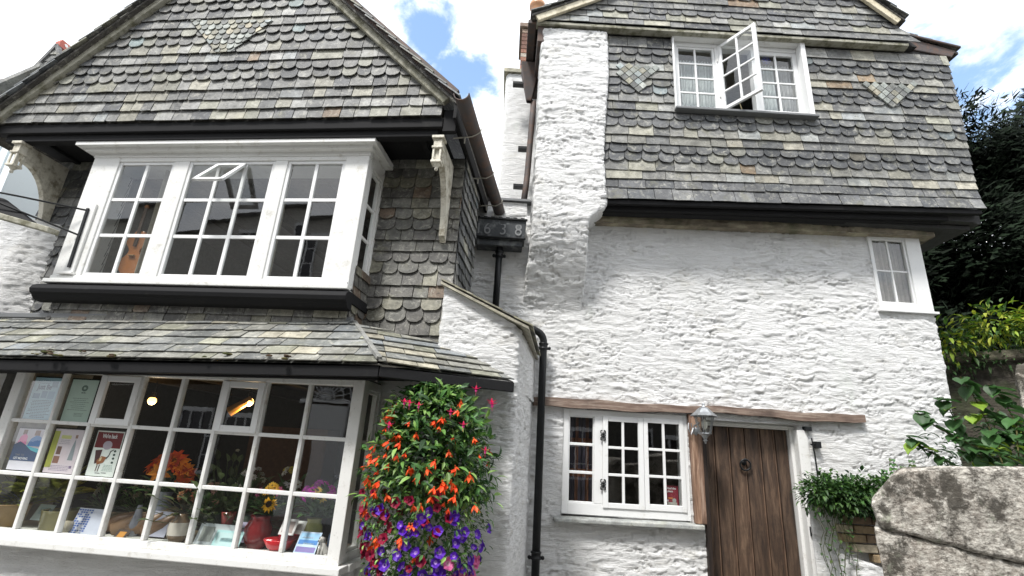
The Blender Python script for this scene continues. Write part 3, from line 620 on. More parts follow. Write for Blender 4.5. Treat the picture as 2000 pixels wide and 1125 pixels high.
f = MB(); f.box(FS2, .0, .03, .001, .06, .82, 1.985); f.box(FS2, .25, .285, .001, .06, .82, 1.985); f.box(FS2, .03, .25, .002, .06, .82, .875); f.box(FS2, .03, .25, .002, .06, 1.925, 1.985); f.build('side_frame', M['white_worn'], sw, bevel=.004)
sash(FS2, .03, .25, .875, 1.925, .016, sw, 1, 3, st=.02, bar=.02, name='side_light', mat='white_worn')
f = MB(); f.box(FL, -4.15, -1.42, VS+.07, 4.0, .83, .85, c=(.55, .55, .5)); f.box(FL, -4.15, -1.42, VS+.07, 4.0, 1.99, 2.0, c=(.2, .2, .18)); f.box(FL, -4.15, -4.12, VS+.07, 4.0, .85, 1.99, c=(.3, .3, .27)); f.build('display_shelf', M['matte'], sw)

# ---- lower wall right of the shop window, wrapping back along the recess; front under the sill
pth = [FL.P(-1.45, VL, 0), FL.P(-.375, VL, 0), Vector((-.02, 5.1, 0))]
pth[2] = FL.P(-.33, 5.15, 0)
mb = sweep_wall([(p.x, p.y) for p in pth], 0, 2.13, .014, seed=3, amp=.95, round_=9); mb.build('limewashed_wall', M['wash'], LH, smooth_=True)
pth = [FL.P(-4.6, VS+.06, 0), FL.P(-1.42, VS+.06, 0), FL.P(-1.42, VL+.05, 0)]
mb = sweep_wall([(p.x, p.y) for p in pth], 0, .79, .02, seed=6, amp=.5, round_=3); mb.build('limewashed_wall', M['wash'], LH, smooth_=True)
# white buttress with its slate weathering
b0 = at(868, 555, FL, 3.70); b1 = at(1026, 640, FL, 3.70)
def ztop(s_): t = min(1, max(0, s_/.64)); return b0[1]+(b1[1]-b0[1])*t
pth = [FL.P(b0[0]-.03, 3.9, 0), FL.P(b0[0], 3.70, 0), FL.P(-.375, 3.72, 0), FL.P(-.33, 5.1, 0)]
def zt(s_): s2 = s_-.2; t = min(1, max(0, s2/.63)); return b0[1]+(b1[1]-b0[1])*t
mb = sweep_wall([(p.x, p.y) for p in pth], 2.03, zt, .014, seed=8, amp=.85, round_=6); mb.build('buttress', M['wash'], LH, smooth_=True)
f = MB(); rs = random.Random(9); pa = FL.P(b0[0]-.02, 3.66, b0[1]+.012); pb = FL.P(b1[0]+.03, 3.66, b1[1]+.0); dd = (pb-pa)
f.hexa([pa-Vector((0, 0, .02)), pb-Vector((0, 0, .02)), pb+FL.ey*1.3-Vector((0, 0, .02)), pa+FL.ey*1.3-Vector((0, 0, .02)), pa, pb, pb+FL.ey*1.3, pa+FL.ey*1.3], (.3, .28, .22))
for k in range(6):
    t = k/6; q = pa+dd*t+Vector((0, 0, .012)); L_ = dd*(1/6*1.25)
    for j in range(6):
        o = q+FL.ey*(.2*j-.01*rs.random()); e = o+L_+Vector((0, 0, .018-.012)); c = rs.choice([(.1, .1, .09), (.16, .15, .11), (.2, .19, .13)])
        n_ = Vector((0, 0, .012)); f.hexa([o, e, e+FL.ey*.195, o+FL.ey*.195, o+n_, e+n_, e+n_+FL.ey*.195, o+n_+FL.ey*.195], c)
f.build('buttress_slates', M['slate'], LH)

# ---- carved brackets under the gable
def bracket(a, fl=False, name='carved_bracket'):
    f = MB(); th = .05
    prof = []   # (v, z) in the bracket's plane, wall at VW
    top = 3.965; prof = [(VW-.03, top), (VG+.05, top), (VG+.05, 3.82), (VG+.1, 3.8)]
    for t in np.linspace(0, 1, 10): an = t*math.pi/2; prof.append((VG+.12+(VW-.08-VG-.12)*math.sin(an)*.95, 3.8-(1-math.cos(an))*.5-.04*t))
    prof += [(VW-.085, 3.26), (VW-.03, 3.22)]
    # pierced: build as strips around two slots
    n = len(prof)
    f.prism([FL.P(a, b, c) for b, c in prof], FL.ex*th)
    for (b, c0_, c1_) in ((VG+.13, 3.83, 3.9), (VG+.235, 3.75, 3.88), (VG+.325, 3.69, 3.86)):
        for s_ in (a-.0035, a+th):   # blind lancets cut as raised frames
            f.beam(FL.P(s_+.0018, b, c0_), FL.P(s_+.0018, b, c1_), .0035, .008, FL.ey); f.beam(FL.P(s_+.0018, b+.045, c0_), FL.P(s_+.0018, b+.045, c1_), .0035, .008, FL.ey)
            f.beam(FL.P(s_+.0018, b, c1_), FL.P(s_+.0018, b+.022, c1_+.035), .0035, .008, FL.ey); f.beam(FL.P(s_+.0018, b+.022, c1_+.035), FL.P(s_+.0018, b+.045, c1_), .0035, .008, FL.ey)
    o = f.build(name, M['bracket'], LH, bevel=.005)
    d = MB(); c = a+th/2; v = VG+.05
    def blk(h0, h1, r): d.box(FL, c-r, c+r, v-r, v+r, h0, h1)
    blk(3.94, 3.965, .05); blk(3.87, 3.94, .034); blk(3.85, 3.87, .044); 
    for sx in (-1, 1):
        for sy in (-1, 1): d.box(FL, c+sx*.028-.008, c+sx*.028+.008, v+sy*.028-.008, v+sy*.028+.008, 3.74, 3.85)
    d.box(FL, c-.015, c+.015, v-.015, v+.015, 3.74, 3.85)
    blk(3.72, 3.74, .042); d.lathe(FL.P(c, v, 3.66), [(0, 0), (.012, .005), (.016, .018), (.01, .03), (.024, .045), (.034, .06)], 10); d.build('pendant', M['bracket'], o, bevel=.003)
    return o
bracket(-1.115); bracket(-4.99)
f = MB(); f.box(FL, -4.93, -4.915, VG+.3, VG+.34, 3.66, 3.78)
# rear end board by the left bracket
# ---- gutter and its wire stays
gm = MB(); gp0 = FL.P(-.85, 3.06, 4.11); gp1 = FL.P(-.80, 4.95, 4.09); n = 12; r = .062
def hp(p, an, rr): return p + FL.ex*math.cos(an)*rr + Vector((0, 0, -math.sin(an)*rr))
for i in range(n):
    u0_, u1_ = math.pi*i/n, math.pi*(i+1)/n
    gm.hexa([hp(gp0, u0_, r), hp(gp0, u1_, r), hp(gp1, u1_, r), hp(gp1, u0_, r), hp(gp0, u0_, r-.006), hp(gp0, u1_, r-.006), hp(gp1, u1_, r-.006), hp(gp1, u0_, r-.006)])
gt = gm.build('gutter', M['rust'], LH)
for v in (3.5, 4.15, 4.7):
    k = MB(); p = gp0.lerp(gp1, (v-3.06)/1.89)
    k.tube([FL.P(-1.0, v, 4.02), FL.P(-.87, v, 4.03), p+Vector((0, 0, -.07)), hp(p, .5, .07), hp(p, 0, .072)], .006, 6, c=(.35, .33, .28)); k.tube([FL.P(-.9, v, 4.03), FL.P(-.9, v, 3.97)], .006, 6, c=(.35, .33, .28)); k.build('gutter_stay', M['thing'], gt)
f = MB(); f.box(FL, -1.0, -.93, VG+.05, 5.0, 4.13, 4.16); f.box(FL, -.955, -.93, VG-.1, 5.0, 4.05, 4.2); f.box(FL, -1.06, -.955, VG+.0, VG+.05, 4.0, 4.2); f.build('eaves_board', M['black'], LH)

# ================================================================== RIGHT COTTAGE
RH = empty('white_cottage', (2.4, 5, 0), 'white limewashed stone cottage with a slate-hung overhanging top storey and oak plank door', 'house')
YW = 5.0; YJ = 4.70
X0 = -.58
O = lambda a, b, c, d: (a-X0, b-X0, c, d)
ops = [O(.575, 1.765, 1.03, 2.0), O(1.905, 2.855, 0, 1.975), O(3.88, 4.33, 3.22, 4.06)]
def rw(x, z, seed, amp=1):
    return rubble(x, z, seed, amp=amp)
def dfw(X, Y, Z, S):
    # ragged right-hand quoin
    k = np.clip((X-4.2)/.2, 0, 1); X = X + k*.04*(fbm(Z*11, Z*0+3, 4)-.5) - k*.03*np.sin(Z*1.7)
    return X, Y, Z
mb = sweep_wall([(X0, YW), (4.41, YW), (4.41, 8.0)], 0, lambda s_: 4.2 if s_ < .7 else 4.06+.03*min(s_-.7, 4.3), .0125, seed=1, amp=1.15, openings=ops, round_=3, deform=dfw, rub=rw)
mb.build('limewashed_wall', M['wash'], RH, smooth_=True)
# reveals
RV = (.85, .85, .84)
for (a, b_, c, d) in [(.575, 1.765, 1.03, 2.0), (1.905, 2.855, 0, 1.975), (3.88, 4.33, 3.22, 4.06)]:
    w = MB(); P = FR.P; y0, y1 = YW-.012, YW+.3
    w.face([P(a, y0, c), P(a, y1, c), P(a, y1, d), P(a, y0, d)], RV); w.face([P(b_, y1, c), P(b_, y0, c), P(b_, y0, d), P(b_, y1, d)], RV)
    w.face([P(a, y0, d), P(a, y1, d), P(b_, y1, d), P(b_, y0, d)], RV); w.face([P(a, y1, c), P(a, y0, c), P(b_, y0, c), P(b_, y1, c)], RV); w.build('reveal', M['wash'], RH)
# closed shell and rooms
w = MB(); dkk = (.05, .05, .05); B = lambda *a, **k: w.box(FR, *a, **k)
B(.2, .3, YJ+.12, 9, 4.1, 6.45, c=(.06, .055, .05)); B(4.85, 4.93, YJ+.05, 9, 4.15, 6.4, c=dkk); B(.2, 4.93, 8.9, 9, 0, 6.4, c=dkk)
B(.3, 1.72, YJ+.02, YJ+.1, 4.15, 6.4, c=dkk); B(3.24, 4.85, YJ+.02, YJ+.1, 4.15, 6.4, c=dkk); B(1.72, 3.24, YJ+.02, YJ+.1, 4.15, 5.28, c=dkk); B(1.72, 3.24, YJ+.02, YJ+.1, 6.36, 6.5, c=dkk)
B(.3, 4.85, YJ+.1, 8.9, 4.1, 4.14, c=dkk)
w.build('shell', M['matte'], RH)
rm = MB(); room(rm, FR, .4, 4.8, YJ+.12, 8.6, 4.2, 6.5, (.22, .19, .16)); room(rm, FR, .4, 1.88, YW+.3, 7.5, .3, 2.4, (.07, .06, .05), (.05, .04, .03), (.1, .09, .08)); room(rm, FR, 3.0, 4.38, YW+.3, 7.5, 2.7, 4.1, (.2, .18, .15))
rm.build('room', M['matte'], RH)
# slates of the jettied storey
S = MB(); rs = random.Random(41); zb = 4.115; zt_ = 6.31
hs = (zt_-zb)/19
order = 'sq sq sq sq sc sc sq sq sc sc sq sq sc sc sq sq sc sc sq'.split()
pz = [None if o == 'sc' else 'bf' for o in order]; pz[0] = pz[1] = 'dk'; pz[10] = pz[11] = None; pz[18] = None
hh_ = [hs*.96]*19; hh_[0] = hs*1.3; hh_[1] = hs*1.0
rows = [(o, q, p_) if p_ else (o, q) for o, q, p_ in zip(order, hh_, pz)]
def RJ(x, y, d): return FR.P(x, YJ-d-.05*max(0, 1-(y-zb)/.35)**2, y+.037*(x-.86)*max(0, 1-(y-zb)/2.1))
rgt = [(3.245, zb-.02), (4.89, zb-.02), (4.945, 5.3), (4.97, 6.42), (3.245, 6.42)]
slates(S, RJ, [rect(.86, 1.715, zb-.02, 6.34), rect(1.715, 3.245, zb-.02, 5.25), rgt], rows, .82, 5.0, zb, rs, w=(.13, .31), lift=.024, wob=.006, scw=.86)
for tri in ([(1.0, 5.86), (1.27, 5.5), (1.58, 5.9)], [(3.86, 5.82), (4.13, 5.5), (4.48, 5.86)]):
    t = [tri[0], tri[1], tri[2]]; lozenges(S, lambda x, y, d: FR.P(x, YJ-d, y), t, .072, rs)
S.build('wall_slates', M['slate'], RH)
# jetty boards and wall plate beneath
f = MB(); f.beam((.70, 4.73, 4.045), (4.55, 4.73, 4.17), .05, .05); f.beam((.78, 4.665, 4.085), (4.86, 4.665, 4.235), .05, .05); f.beam((.74, 4.80, 4.03), (4.5, 4.80, 4.145), .1, .03)
f.hexa([Vector(p) for p in [(.7, 4.68, 4.098), (4.88, 4.68, 4.245), (4.88, 5.3, 4.245), (.7, 5.3, 4.098), (.7, 4.68, 4.11), (4.88, 4.68, 4.257), (4.88, 5.3, 4.257), (.7, 5.3, 4.11)]])
f.build('jetty_board', M['black'], RH, bevel=.006)
pth = [(.72, 4.9), (4.55, 4.9), (4.6, 5.5)]
mb = sweep_wall(pth, 3.97, 4.09, .02, seed=15, amp=1.6, round_=1, deform=lambda X, Y, Z, S: (X, Y, Z+.021*(X-.72)), rub=lambda x, z, s, amp: rubble(x, z, s, cw=.5, ch=.12, amp=amp)); mb.build('wall_plate', M['plate'], RH, smooth_=True)
f = MB(); f.face([(.72, 4.9, 3.972), (.72, 5.05, 3.972), (4.55, 5.05, 4.054), (4.55, 4.9, 4.054)]); f.build('wall_plate_soffit', M['plate'], RH)
# roof gable above with its moulding
Gp = [(.14, 6.37), (4.44, 6.37), (4.38, 6.62), (3.98, 7.02), (2.45, 8.45), (.86, 6.76)]
S = MB(); rs = random.Random(51); YG = 4.60
slates(S, lambda x, y, d: FR.P(x, YG-d+.02*min(1, max(0, (y-6.4)/.3)), y), [[(.16, 6.37), (.86, 6.37), (.86, 6.76)], [(.86, 6.37), (4.6, 6.37), (4.36, 6.64), (2.5, 8.5), (.86, 6.76)]], [('sq', .1), ('sq', .1), ('sc', .1), ('sq', .1), ('sq', .1), ('sc', .1), ('sc', .1)]+[('sq', .1)]*14, .1, 4.6, 6.38, rs, ('sq', 'dk'), w=(.16, .34), lift=.022, scw=.8)
S.build('gable_slates', M['slate'], RH)
f = MB(); f.prism([FR.P(x, YG+.04, z) for x, z in [(.2, 6.38), (4.6, 6.38), (4.36, 6.62), (2.5, 8.48), (.86, 6.74)]], (0, .08, 0), c=dkk); f.build('gable_backing', M['matte'], RH)
f = MB(); f.box(FR, .1, 4.45, YG-.02, YG+.07, 6.325, 6.365); f.box(FR, .16, 4.5, YG+.05, YJ+.06, 6.366, 6.378); f.build('drip_moulding', M['board'], RH, bevel=.008)
f = MB(); f.box(FR, 1.72, 3.24, YG+.04, YJ+.09, 6.318, 6.34); f.build('window_soffit', M['white_worn'], RH)
f = MB(); f.beam((.1, YG-.05, 6.36), (.86, YG-.05, 6.77), .04, .09); f.beam((.86, YG-.05, 6.77), (2.45, YG-.05, 8.5), .04, .09); f.beam((2.45, YG-.052, 8.5), (4.36, YG-.052, 6.64), .04, .09); f.build('bargeboard', M['cream'], RH, bevel=.006)
rf = MB(); rs = random.Random(61)
roof_slope(rf, FR, (2.45, 8.56), (.86, 6.83), YG-.1, 9, flip=-1); roof_slope(rf, FR, (.86, 6.83), (.04, 6.4), YG-.1, 9, flip=-1); roof_slope(rf, FR, (2.45, 8.56), (4.42, 6.66), YG-.1, 9, flip=1)
roof_slope(rf, FR, (4.40, 6.66), (5.16, 6.42), YG+.1, 9, flip=1)
rf.build('roof', M['slate'], RH)
f = MB(); rs = random.Random(62)
f.prism([FR.P(4.46, YG+.1, 6.42), FR.P(5.05, YG+.1, 6.32), FR.P(5.12, YG+.1, 6.42), FR.P(4.5, YG+.1, 6.6)], (0, .5, 0)); f.beam((4.44, YG+.08, 6.62), (5.16, YG+.08, 6.45), .03, .03); f.build('eaves_return', M['rust'], RH, bevel=.01)
f = MB(); f.box(FR, .12, .2, YG+.02, 8.9, 6.1, 6.4); f.beam((.05, YG, 6.37), (.05, 8.9, 6.37), .1, .06, c=(.05, .05, .05)); f.build('side_gutter', M['rust'], RH, bevel=.01)
# projecting chimney breast dying into the wall
xl, xr = .165, .93
def dfb(X, Y, Z, S):
    k = 1-np.clip((3.95-Z)/1.3, 0, 1); k = k*k*(3-2*k)            # depth of projection
    n = np.clip((4.07-Z)/.22, 0, 1); n = n*n*(3-2*n)
    kk = np.clip((3.9-Z)/.9, 0, 1)
    rr = xr-n*.20-kk*.03 - .02*np.sin(Z*3)
    t = (X-xl)/(xr-xl); Xn = xl+t*(rr-xl) + .012*(fbm(Z*9, t*3, 2)-.5) + (1-k)*(t-.5)*.12
    d = Y-4.62; dr_ = np.clip(d, -.07, .03); Yn = YW+.03 + (4.62-YW-.03+d-dr_)*k + dr_ + (1-k)*.05
    return Xn, Yn, Z
mb = sweep_wall([(xl, 5.1), (xl, 4.62), (xr, 4.62), (xr, 5.1)], 2.55, 6.30, .0125, seed=12, amp=1.15, round_=8, deform=dfb, rub=lambda x, z, s, amp: rubble(x, z, s, cw=.26, ch=.055, amp=amp)); mb.build('chimney_breast', M['wash'], RH, smooth_=True)
# rear stack seen through the gap
mb = sweep_wall([(-.25, 7), (-.25, 5.62), (.25, 5.62), (.25, 6.2)], 3.9, 6.5, .03, seed=13, amp=.7, round_=2); ob = mb.build('rear_stack', M['wash'], RH, smooth_=True)
f = MB(); f.box(FR, -.29, .29, 5.58, 7.0, 6.5, 6.56, c=(.3, .28, .2)); f.build('stack_capping', M['slate'], RH)
ck = MB(); rs = random.Random(71)
ck.box(FR, -.07, .3, 5.92, 6.5, 6.3, 7.6, c=(.12, .09, .07))
for k in range(17):
    x = -.08-(.1 if k % 2 else 0)
    while x < .31:
        c = rs.choice([(.2, .09, .06), (.26, .13, .09), (.15, .08, .06), (.3, .22, .17), (.36, .32, .27)]); x0_, x1_ = max(x, -.08), min(x+.2, .31)
        if x1_-x0_ > .03: ck.box(FR, x0_, x1_-.012, 5.905+rs.uniform(-.003, .003), 6.0, 6.33+k*.074, 6.33+k*.074+.062, c=c)
        x += .21
ck.box(FR, -.12, .34, 5.87, 6.55, 7.6, 7.67, c=(.2, .15, .12)); ch = ck.build('brick_chimney', M['brick'], RH)
f = MB(); f.lathe((.13, 6.08, 7.67), [(.13, 0), (.12, .05), (.105, .1), (.1, .5), (.125, .52), (.125, .58), (.09, .58), (.085, .3)], 20, c=(.42, .21, .1)); f.build('chimney_pot', M['thing'], ch, smooth_=True)
# linking wall top
f = MB(); f.box(FR, -.6, .16, 4.965, 5.6, 4.21, 4.235, c=(.12, .11, .09)); f.build('gully_lead', M['flash'], RH)
f = MB(); f.box(FR, -.575, .16, 5.05, 5.6, 3.4, 4.2); f.build('gully_wall', M['wash'], RH)

# ---- ground floor window
wf = MB(); y = YW+.0; X = lambda *a: wf.box(FR, *a)
fx0, fx1, fz0, fz1 = .57, 1.775, 1.06, 2.0
X(fx0, fx0+.06, y, y+.07, fz0, fz1); X(.875, .955, y, y+.07, fz0+.1, fz1-.06); X(fx1-.04, fx1, y, y+.07, fz0, fz1); X(fx0+.06, fx1-.04, y+.001, y+.07, fz1-.06, fz1); X(fx0+.06, fx1-.04, y+.001, y+.07, fz0, fz0+.1)
gw = wf.build('ground_floor_window', M['white'], RH, bevel=.004)
sash(FR, .63, .875, 1.16, 1.94, y+.012, gw, 1, 3, st=.012, bar=.026, name='fixed_light')
sash(FR, .955, 1.345, 1.13, 1.955, y-.012, gw, 2, 3, st=.05, rail=.045, bar=.024, name='casement')
sash(FR, 1.348, 1.735, 1.13, 1.955, y-.01, gw, 2, 3, st=.042, rail=.055, bar=.024, name='casement')
for z in (1.77, 1.33):
    h = MB()
    for sx in (-1, 1):
        h.tube([(.955+sx*.008, y-.02, z+.045), (.955+sx*.022, y-.02, z+.04), (.955+sx*.02, y-.02, z+.02), (.955+sx*.006, y-.02, z+.014), (.955+sx*.022, y-.02, z), (.955+sx*.006, y-.02, z-.014), (.955+sx*.02, y-.02, z-.02), (.955+sx*.022, y-.02, z-.04), (.955+sx*.008, y-.02, z-.045)], .006, 6)
    h.tube([(.955, y-.022, z-.03), (.955, y-.022, z+.03)], .006, 6); h.build('butterfly_hinge', M['iron'], gw)
sl = MB(); rs = random.Random(2)
sl.hexa([Vector(p) for p in [(.5, YW-.09, .995), (1.86, YW-.09, 1.0), (1.86, YW+.05, 1.005), (.5, YW+.05, 1.0), (.5, YW-.09, 1.028), (1.86, YW-.09, 1.04), (1.86, YW+.05, 1.055), (.5, YW+.05, 1.045)]], (.3, .31, .3)); sl.build('slate_sill', M['slate'], gw, bevel=.008)
# ---- first floor window
wf = MB(); y = YW-.02
X(3.86, 3.885, y, y+.06, 3.21, 4.08); X(4.27, 4.43, y, y+.06, 3.21, 4.09); X(3.885, 4.27, y+.001, y+.06, 4.03, 4.08); X(3.885, 4.27, y+.001, y+.06, 3.21, 3.28); X(4.37, 4.43, y+.06, y+.5, 3.21, 4.09)
X(3.84, 4.46, y-.025, y+.05, 3.185, 3.21)
fw = wf.build('first_floor_window', M['white'], RH, bevel=.004)
sash(FR, 3.885, 4.27, 3.28, 4.03, y+.012, fw, 2, 2, st=.024, bar=.02, name='casement')
# ---- top casement window
wf = MB(); y = YJ+.02; tz0, tz1 = 5.31, 6.315
X(1.70, 1.72, y-.075, y+.1, tz0, tz1+.02); X(1.72, 1.77, y, y+.1, tz0, tz1); X(2.225, 2.275, y, y+.09, tz0+.07, tz1-.05); X(2.655, 2.70, y, y+.09, tz0+.07, tz1-.05); X(3.2, 3.255, y-.09, y+.1, tz0-.02, tz1+.03); X(1.77, 3.2, y+.001, y+.09, tz1-.05, tz1); X(1.77, 3.2, y+.001, y+.09, tz0, tz0+.07)
tw = wf.build('top_window', M['white'], RH, bevel=.005)
sash(FR, 1.77, 2.225, tz0+.07, tz1-.05, y+.015, tw, 2, 4, st=.028, bar=.022, name='fixed_light'); sash(FR, 2.70, 3.2, tz0+.07, tz1-.05, y+.015, tw, 2, 4, st=.05, bar=.022, name='fixed_light')
ang = rad(-55); FO = Frame((math.cos(ang), math.sin(ang), 0), (-math.sin(ang), math.cos(ang), 0), (2.255, y, 0))
oc = sash(FO, 0, .46, tz0+.06, tz1-.03, 0, tw, 2, 4, st=.04, bar=.022, name='open_casement'); oc['label'] = 'middle casement swung wide open'
f = MB(); f.tube([(2.5, YJ+.05, tz0+.1), (2.38, YJ-.12, tz0+.1)], .006, 6, c=(.5, .4, .2)); f.build('casement_stay', M['thing'], tw)
f = MB(); f.box(FR, 1.69, 3.28, y-.12, y+.05, tz0-.03, tz0-.0); f.build('sill', M['flash'], tw, bevel=.006)
for hx, hz in ((2.255, 5.6), (2.255, 6.1)):
    h = MB(); h.tube([(hx-.012, y-.008, hz-.05), (hx-.012, y-.008, hz+.05)], .008, 7, c=(.7, .7, .68)); h.build('hinge', M['white_worn'], tw)
# ---- door
yd = YW+.12; d = MB(); rs = random.Random(81); xs = [1.93, 2.075, 2.225, 2.375, 2.53, 2.675, 2.805]
for i in range(6):
    g_ = rs.uniform(.62, 1.25); x0_, x1_ = xs[i]+.008, xs[i+1]-.009
    d.box(FR, x0_, x1_, yd+rs.uniform(-.002, .002), yd+.04, .03, 1.93, c=(g_, g_, g_*.95))
d.box(FR, 1.93, 2.805, yd+.03, yd+.05, .03, 1.93, c=(.1, .1, .1))
dr = d.build('plank_door', M['door'], RH, bevel=.004)
for i in range(1, 6):
    b_ = MB(); b_.box(FR, xs[i]-.016, xs[i]-.006, yd-.007, yd+.002, .03, 1.93, c=(1.5, 1.5, 1.45)); b_.build('cover_bead', M['door'], dr)
k = MB(); cx, cz = 2.352, 1.60
ring = [(cx+.05*math.cos(t), yd-.03-.006*math.sin(t), cz-.02+.05*math.sin(t)) for t in np.linspace(0, 6.2832, 22)]
k.tube(ring, .0085, 8, cap=False); k.lathe((cx, yd, cz+.0), [(.026, 0), (.026, .006), (.018, .012), (.012, .014), (0, .016)], 18, axis=(0, -1, 0)); k.tube([(cx, yd-.01, cz+.03), (cx, yd-.04, cz+.035), (cx, yd-.035, cz+.02)], .009, 6)
k.build('ring_knocker', M['iron'], dr, smooth_=True)
f = MB(); f.box(FR, 1.915, 2.885, yd-.04, yd+.05, 1.93, 2.04); f.box(FR, 1.915, 2.86, yd-.055, yd-.04, 1.945, 1.965); f.box(FR, 2.805, 2.89, yd-.05, yd+.06, 0, 1.95); f.box(FR, 2.83, 2.93, YW-.02, yd-.05, 0, 1.93); f.box(FR, 1.895, 1.93, yd-.02, yd+.05, 0, 1.94)
f.build('door_frame', M['white_worn'], RH, bevel=.006)
f = MB(); f.box(FR, 1.89, 1.925, YW-.06, YW+.11, 0, 2.0, c=(.25, .2, .17)); f.build('door_stop', M['door'], RH)
# lintel and post
f = MB(); n = 26
for (seg, (xa, xb)) in enumerate([(.27, 3.49)]):
    for i in range(n):
        t0, t1 = i/n, (i+1)/n; q = lambda t, s_: (2.085+.022*t + (.008*math.sin(t*13)+.006*math.sin(t*37+s_)))
        a_, b_ = xa+(xb-xa)*t0, xa+(xb-xa)*t1; hb = lambda t: q(t, 0)-.078-.01*math.sin(t*9)+.012*t
        f.hexa([Vector(p) for p in [(a_, YW-.065, hb(t0)), (b_, YW-.065, hb(t1)), (b_, YW+.1, hb(t1)), (a_, YW+.1, hb(t0)), (a_, YW-.06, q(t0, 0)), (b_, YW-.06, q(t1, 0)), (b_, YW+.1, q(t1, 0)), (a_, YW+.1, q(t0, 0))]])
f.build('lintel', M['lintel'], RH)
f = MB(); f.hexa([Vector(p) for p in [(1.79, YW-.05, 1.045), (1.925, YW-.06, 1.045), (1.925, YW+.1, 1.045), (1.79, YW+.1, 1.045), (1.775, YW-.05, 2.02), (1.89, YW-.06, 2.02), (1.89, YW+.1, 2.02), (1.775, YW+.1, 2.02)]]); f.build('door_post', M['post'], RH, bevel=.01)
f = MB(); f.box(FR, 1.79, 1.845, YW-.062, YW-.048, 1.05, 1.98, c=(1.3, 1.3, 1.25)); f.build('door_post_face', M['post'], RH)
f = MB(); f.tube([(2.945, YW-.05, 1.86), (2.955, YW-.055, 1.7), (2.96, YW-.05, 1.5)], .007, 7); f.box(FR, 2.97, 3.02, YW-.07, YW-.01, 1.77, 1.83); f.tube([(2.93, YW-.05, 1.8), (3.0, YW-.05, 1.8)], .008, 6); f.box(FR, 2.9, 2.96, YW-.05, YW+.02, 1.925, 1.965); f.build('door_cable', M['iron'], RH)
f = MB(); f.box(FR, 2.84, 2.865, YW-.04, YW-.0205, 1.0, 1.08); f.build('latch_keep', M['iron'], RH, bevel=.003)

# ================================================================== PIPES
def pipe_thing(name, pts, r, label, collars, base, mat='iron', fr=FR, group=None):
    o = empty(name, base, label, 'pipe', group); p = MB()
    # round the bends
    P_ = [Vector(q) for q in pts]; out = [P_[0]]
    for i in range(1, len(P_)-1):
        a, b, c = P_[i-1], P_[i], P_[i+1]; k = min(.09, (a-b).length*.45, (c-b).length*.45); s_, e_ = b+(a-b).normalized()*k, b+(c-b).normalized()*k
        for t in np.linspace(0, 1, 7): out.append(s_*(1-t)**2+b*2*t*(1-t)+e_*t*t)
    out.append(P_[-1]); p.tube(out, r, 16); p.build('pipe', M[mat], o, smooth_=True)
    for c in collars:
        c = Vector(c); k = MB(); k.lathe(c-Vector((0, 0, .03)), [(r*1.05, 0), (r*1.35, .004), (r*1.35, .018), (r*1.15, .024), (r*1.15, .05), (r*1.35, .054), (r*1.35, .064), (r*1.0, .07)], 16)
        for sx in (-1, 1): k.lathe(c+Vector((sx*(r+.022), .0, -.012)), [(.004, -.014), (.016, -.012), (.016, .012), (.004, .014)], 10, axis=(0, 1, 0))
        k.box(FR, c.x-r-.03, c.x+r+.03, c.y-.006, c.y+.008, c.z-.026, c.z-.002); k.build('collar', M[mat], o, smooth_=True)
    return o
pipe_thing('downpipe', [(.12, 4.84, 2.78), (.345, 4.86, 2.69), (.345, 4.88, 2.5), (.352, 4.88, 0)], .036, 'black cast iron downpipe bent at the top, running to the ground past the lintel end', [(.345, 4.88, 2.57), (.35, 4.88, .72)], (.35, 4.88, 0))
pipe_thing('downpipe', [(-.155, 4.88, 3.64), (-.155, 4.9, 2.85)], .034, 'short black pipe dropping from the dated lead box onto the slate-capped buttress', [(-.155, 4.885, 3.52)], (-.155, 4.88, 2.9))
hp_ = pipe_thing('downpipe', [(.13, 5.3, 5.8), (.12, 5.3, 5.4), (.10, 5.28, 4.7), (.07, 5.2, 4.25)], .036, 'grey pipe below the wide funnel in the gap beside the rear white stack', [], (.1, 5.3, 4.3), mat='rust')
f = MB(); f.lathe((.07, 5.28, 5.78), [(.04, 0), (.05, .02), (.165, .5), (.175, .52), (.17, .5), (.04, .02)], 4); o = f.build('funnel', M['rust'], hp_, bevel=.01)
for z, x in ((6.12, -.09), (5.15, .03), (4.62, .0)):
    f = MB(); f.box(FR, x-.06, x+.09, 5.34, 5.42, z-.02, z+.02); f.build('pipe_clamp', M['iron'], hp_, bevel=.004)
# dated lead box
lb = empty('rainwater_box', (-.16, 4.9, 3.62), 'dark lead rainwater box dated 1638 mounted between the two houses', 'rainwater box')
f = MB(); f.hexa([Vector(p) for p in [(-.43, 4.80, 3.665), (.10, 4.80, 3.67), (.10, 5.0, 3.67), (-.43, 5.0, 3.665), (-.44, 4.78, 3.885), (.11, 4.78, 3.89), (.11, 5.0, 3.89), (-.44, 5.0, 3.885)]])
f.box(FR, -.4, .08, 4.82, 4.99, 3.6, 3.665); f.build('box', M['lead'], lb, bevel=.008)
f = MB(); f.box(FR, -.45, .12, 4.765, 4.79, 3.875, 3.895); f.box(FR, -.44, .11, 4.775, 4.8, 3.668, 3.685); f.build('rim', M['iron'], lb, bevel=.003)
for i in range(7):
    f = MB(); x = -.42+i*.078; f.box(FR, x, x+.04, 4.77, 4.8, 3.89, 3.905); f.build('crenel', M['iron'], lb)
M['lead_relief'] = flatmat('worn_lead_relief', (.2, .205, .21), .7)
for ch_, x in (('1', -.385), ('6', -.295), ('3', -.13), ('8', .03)):
    t = text(ch_, FR, x, 4.786, 3.71, .19, M['lead_relief'], lb, name='numeral', squeeze=.85)

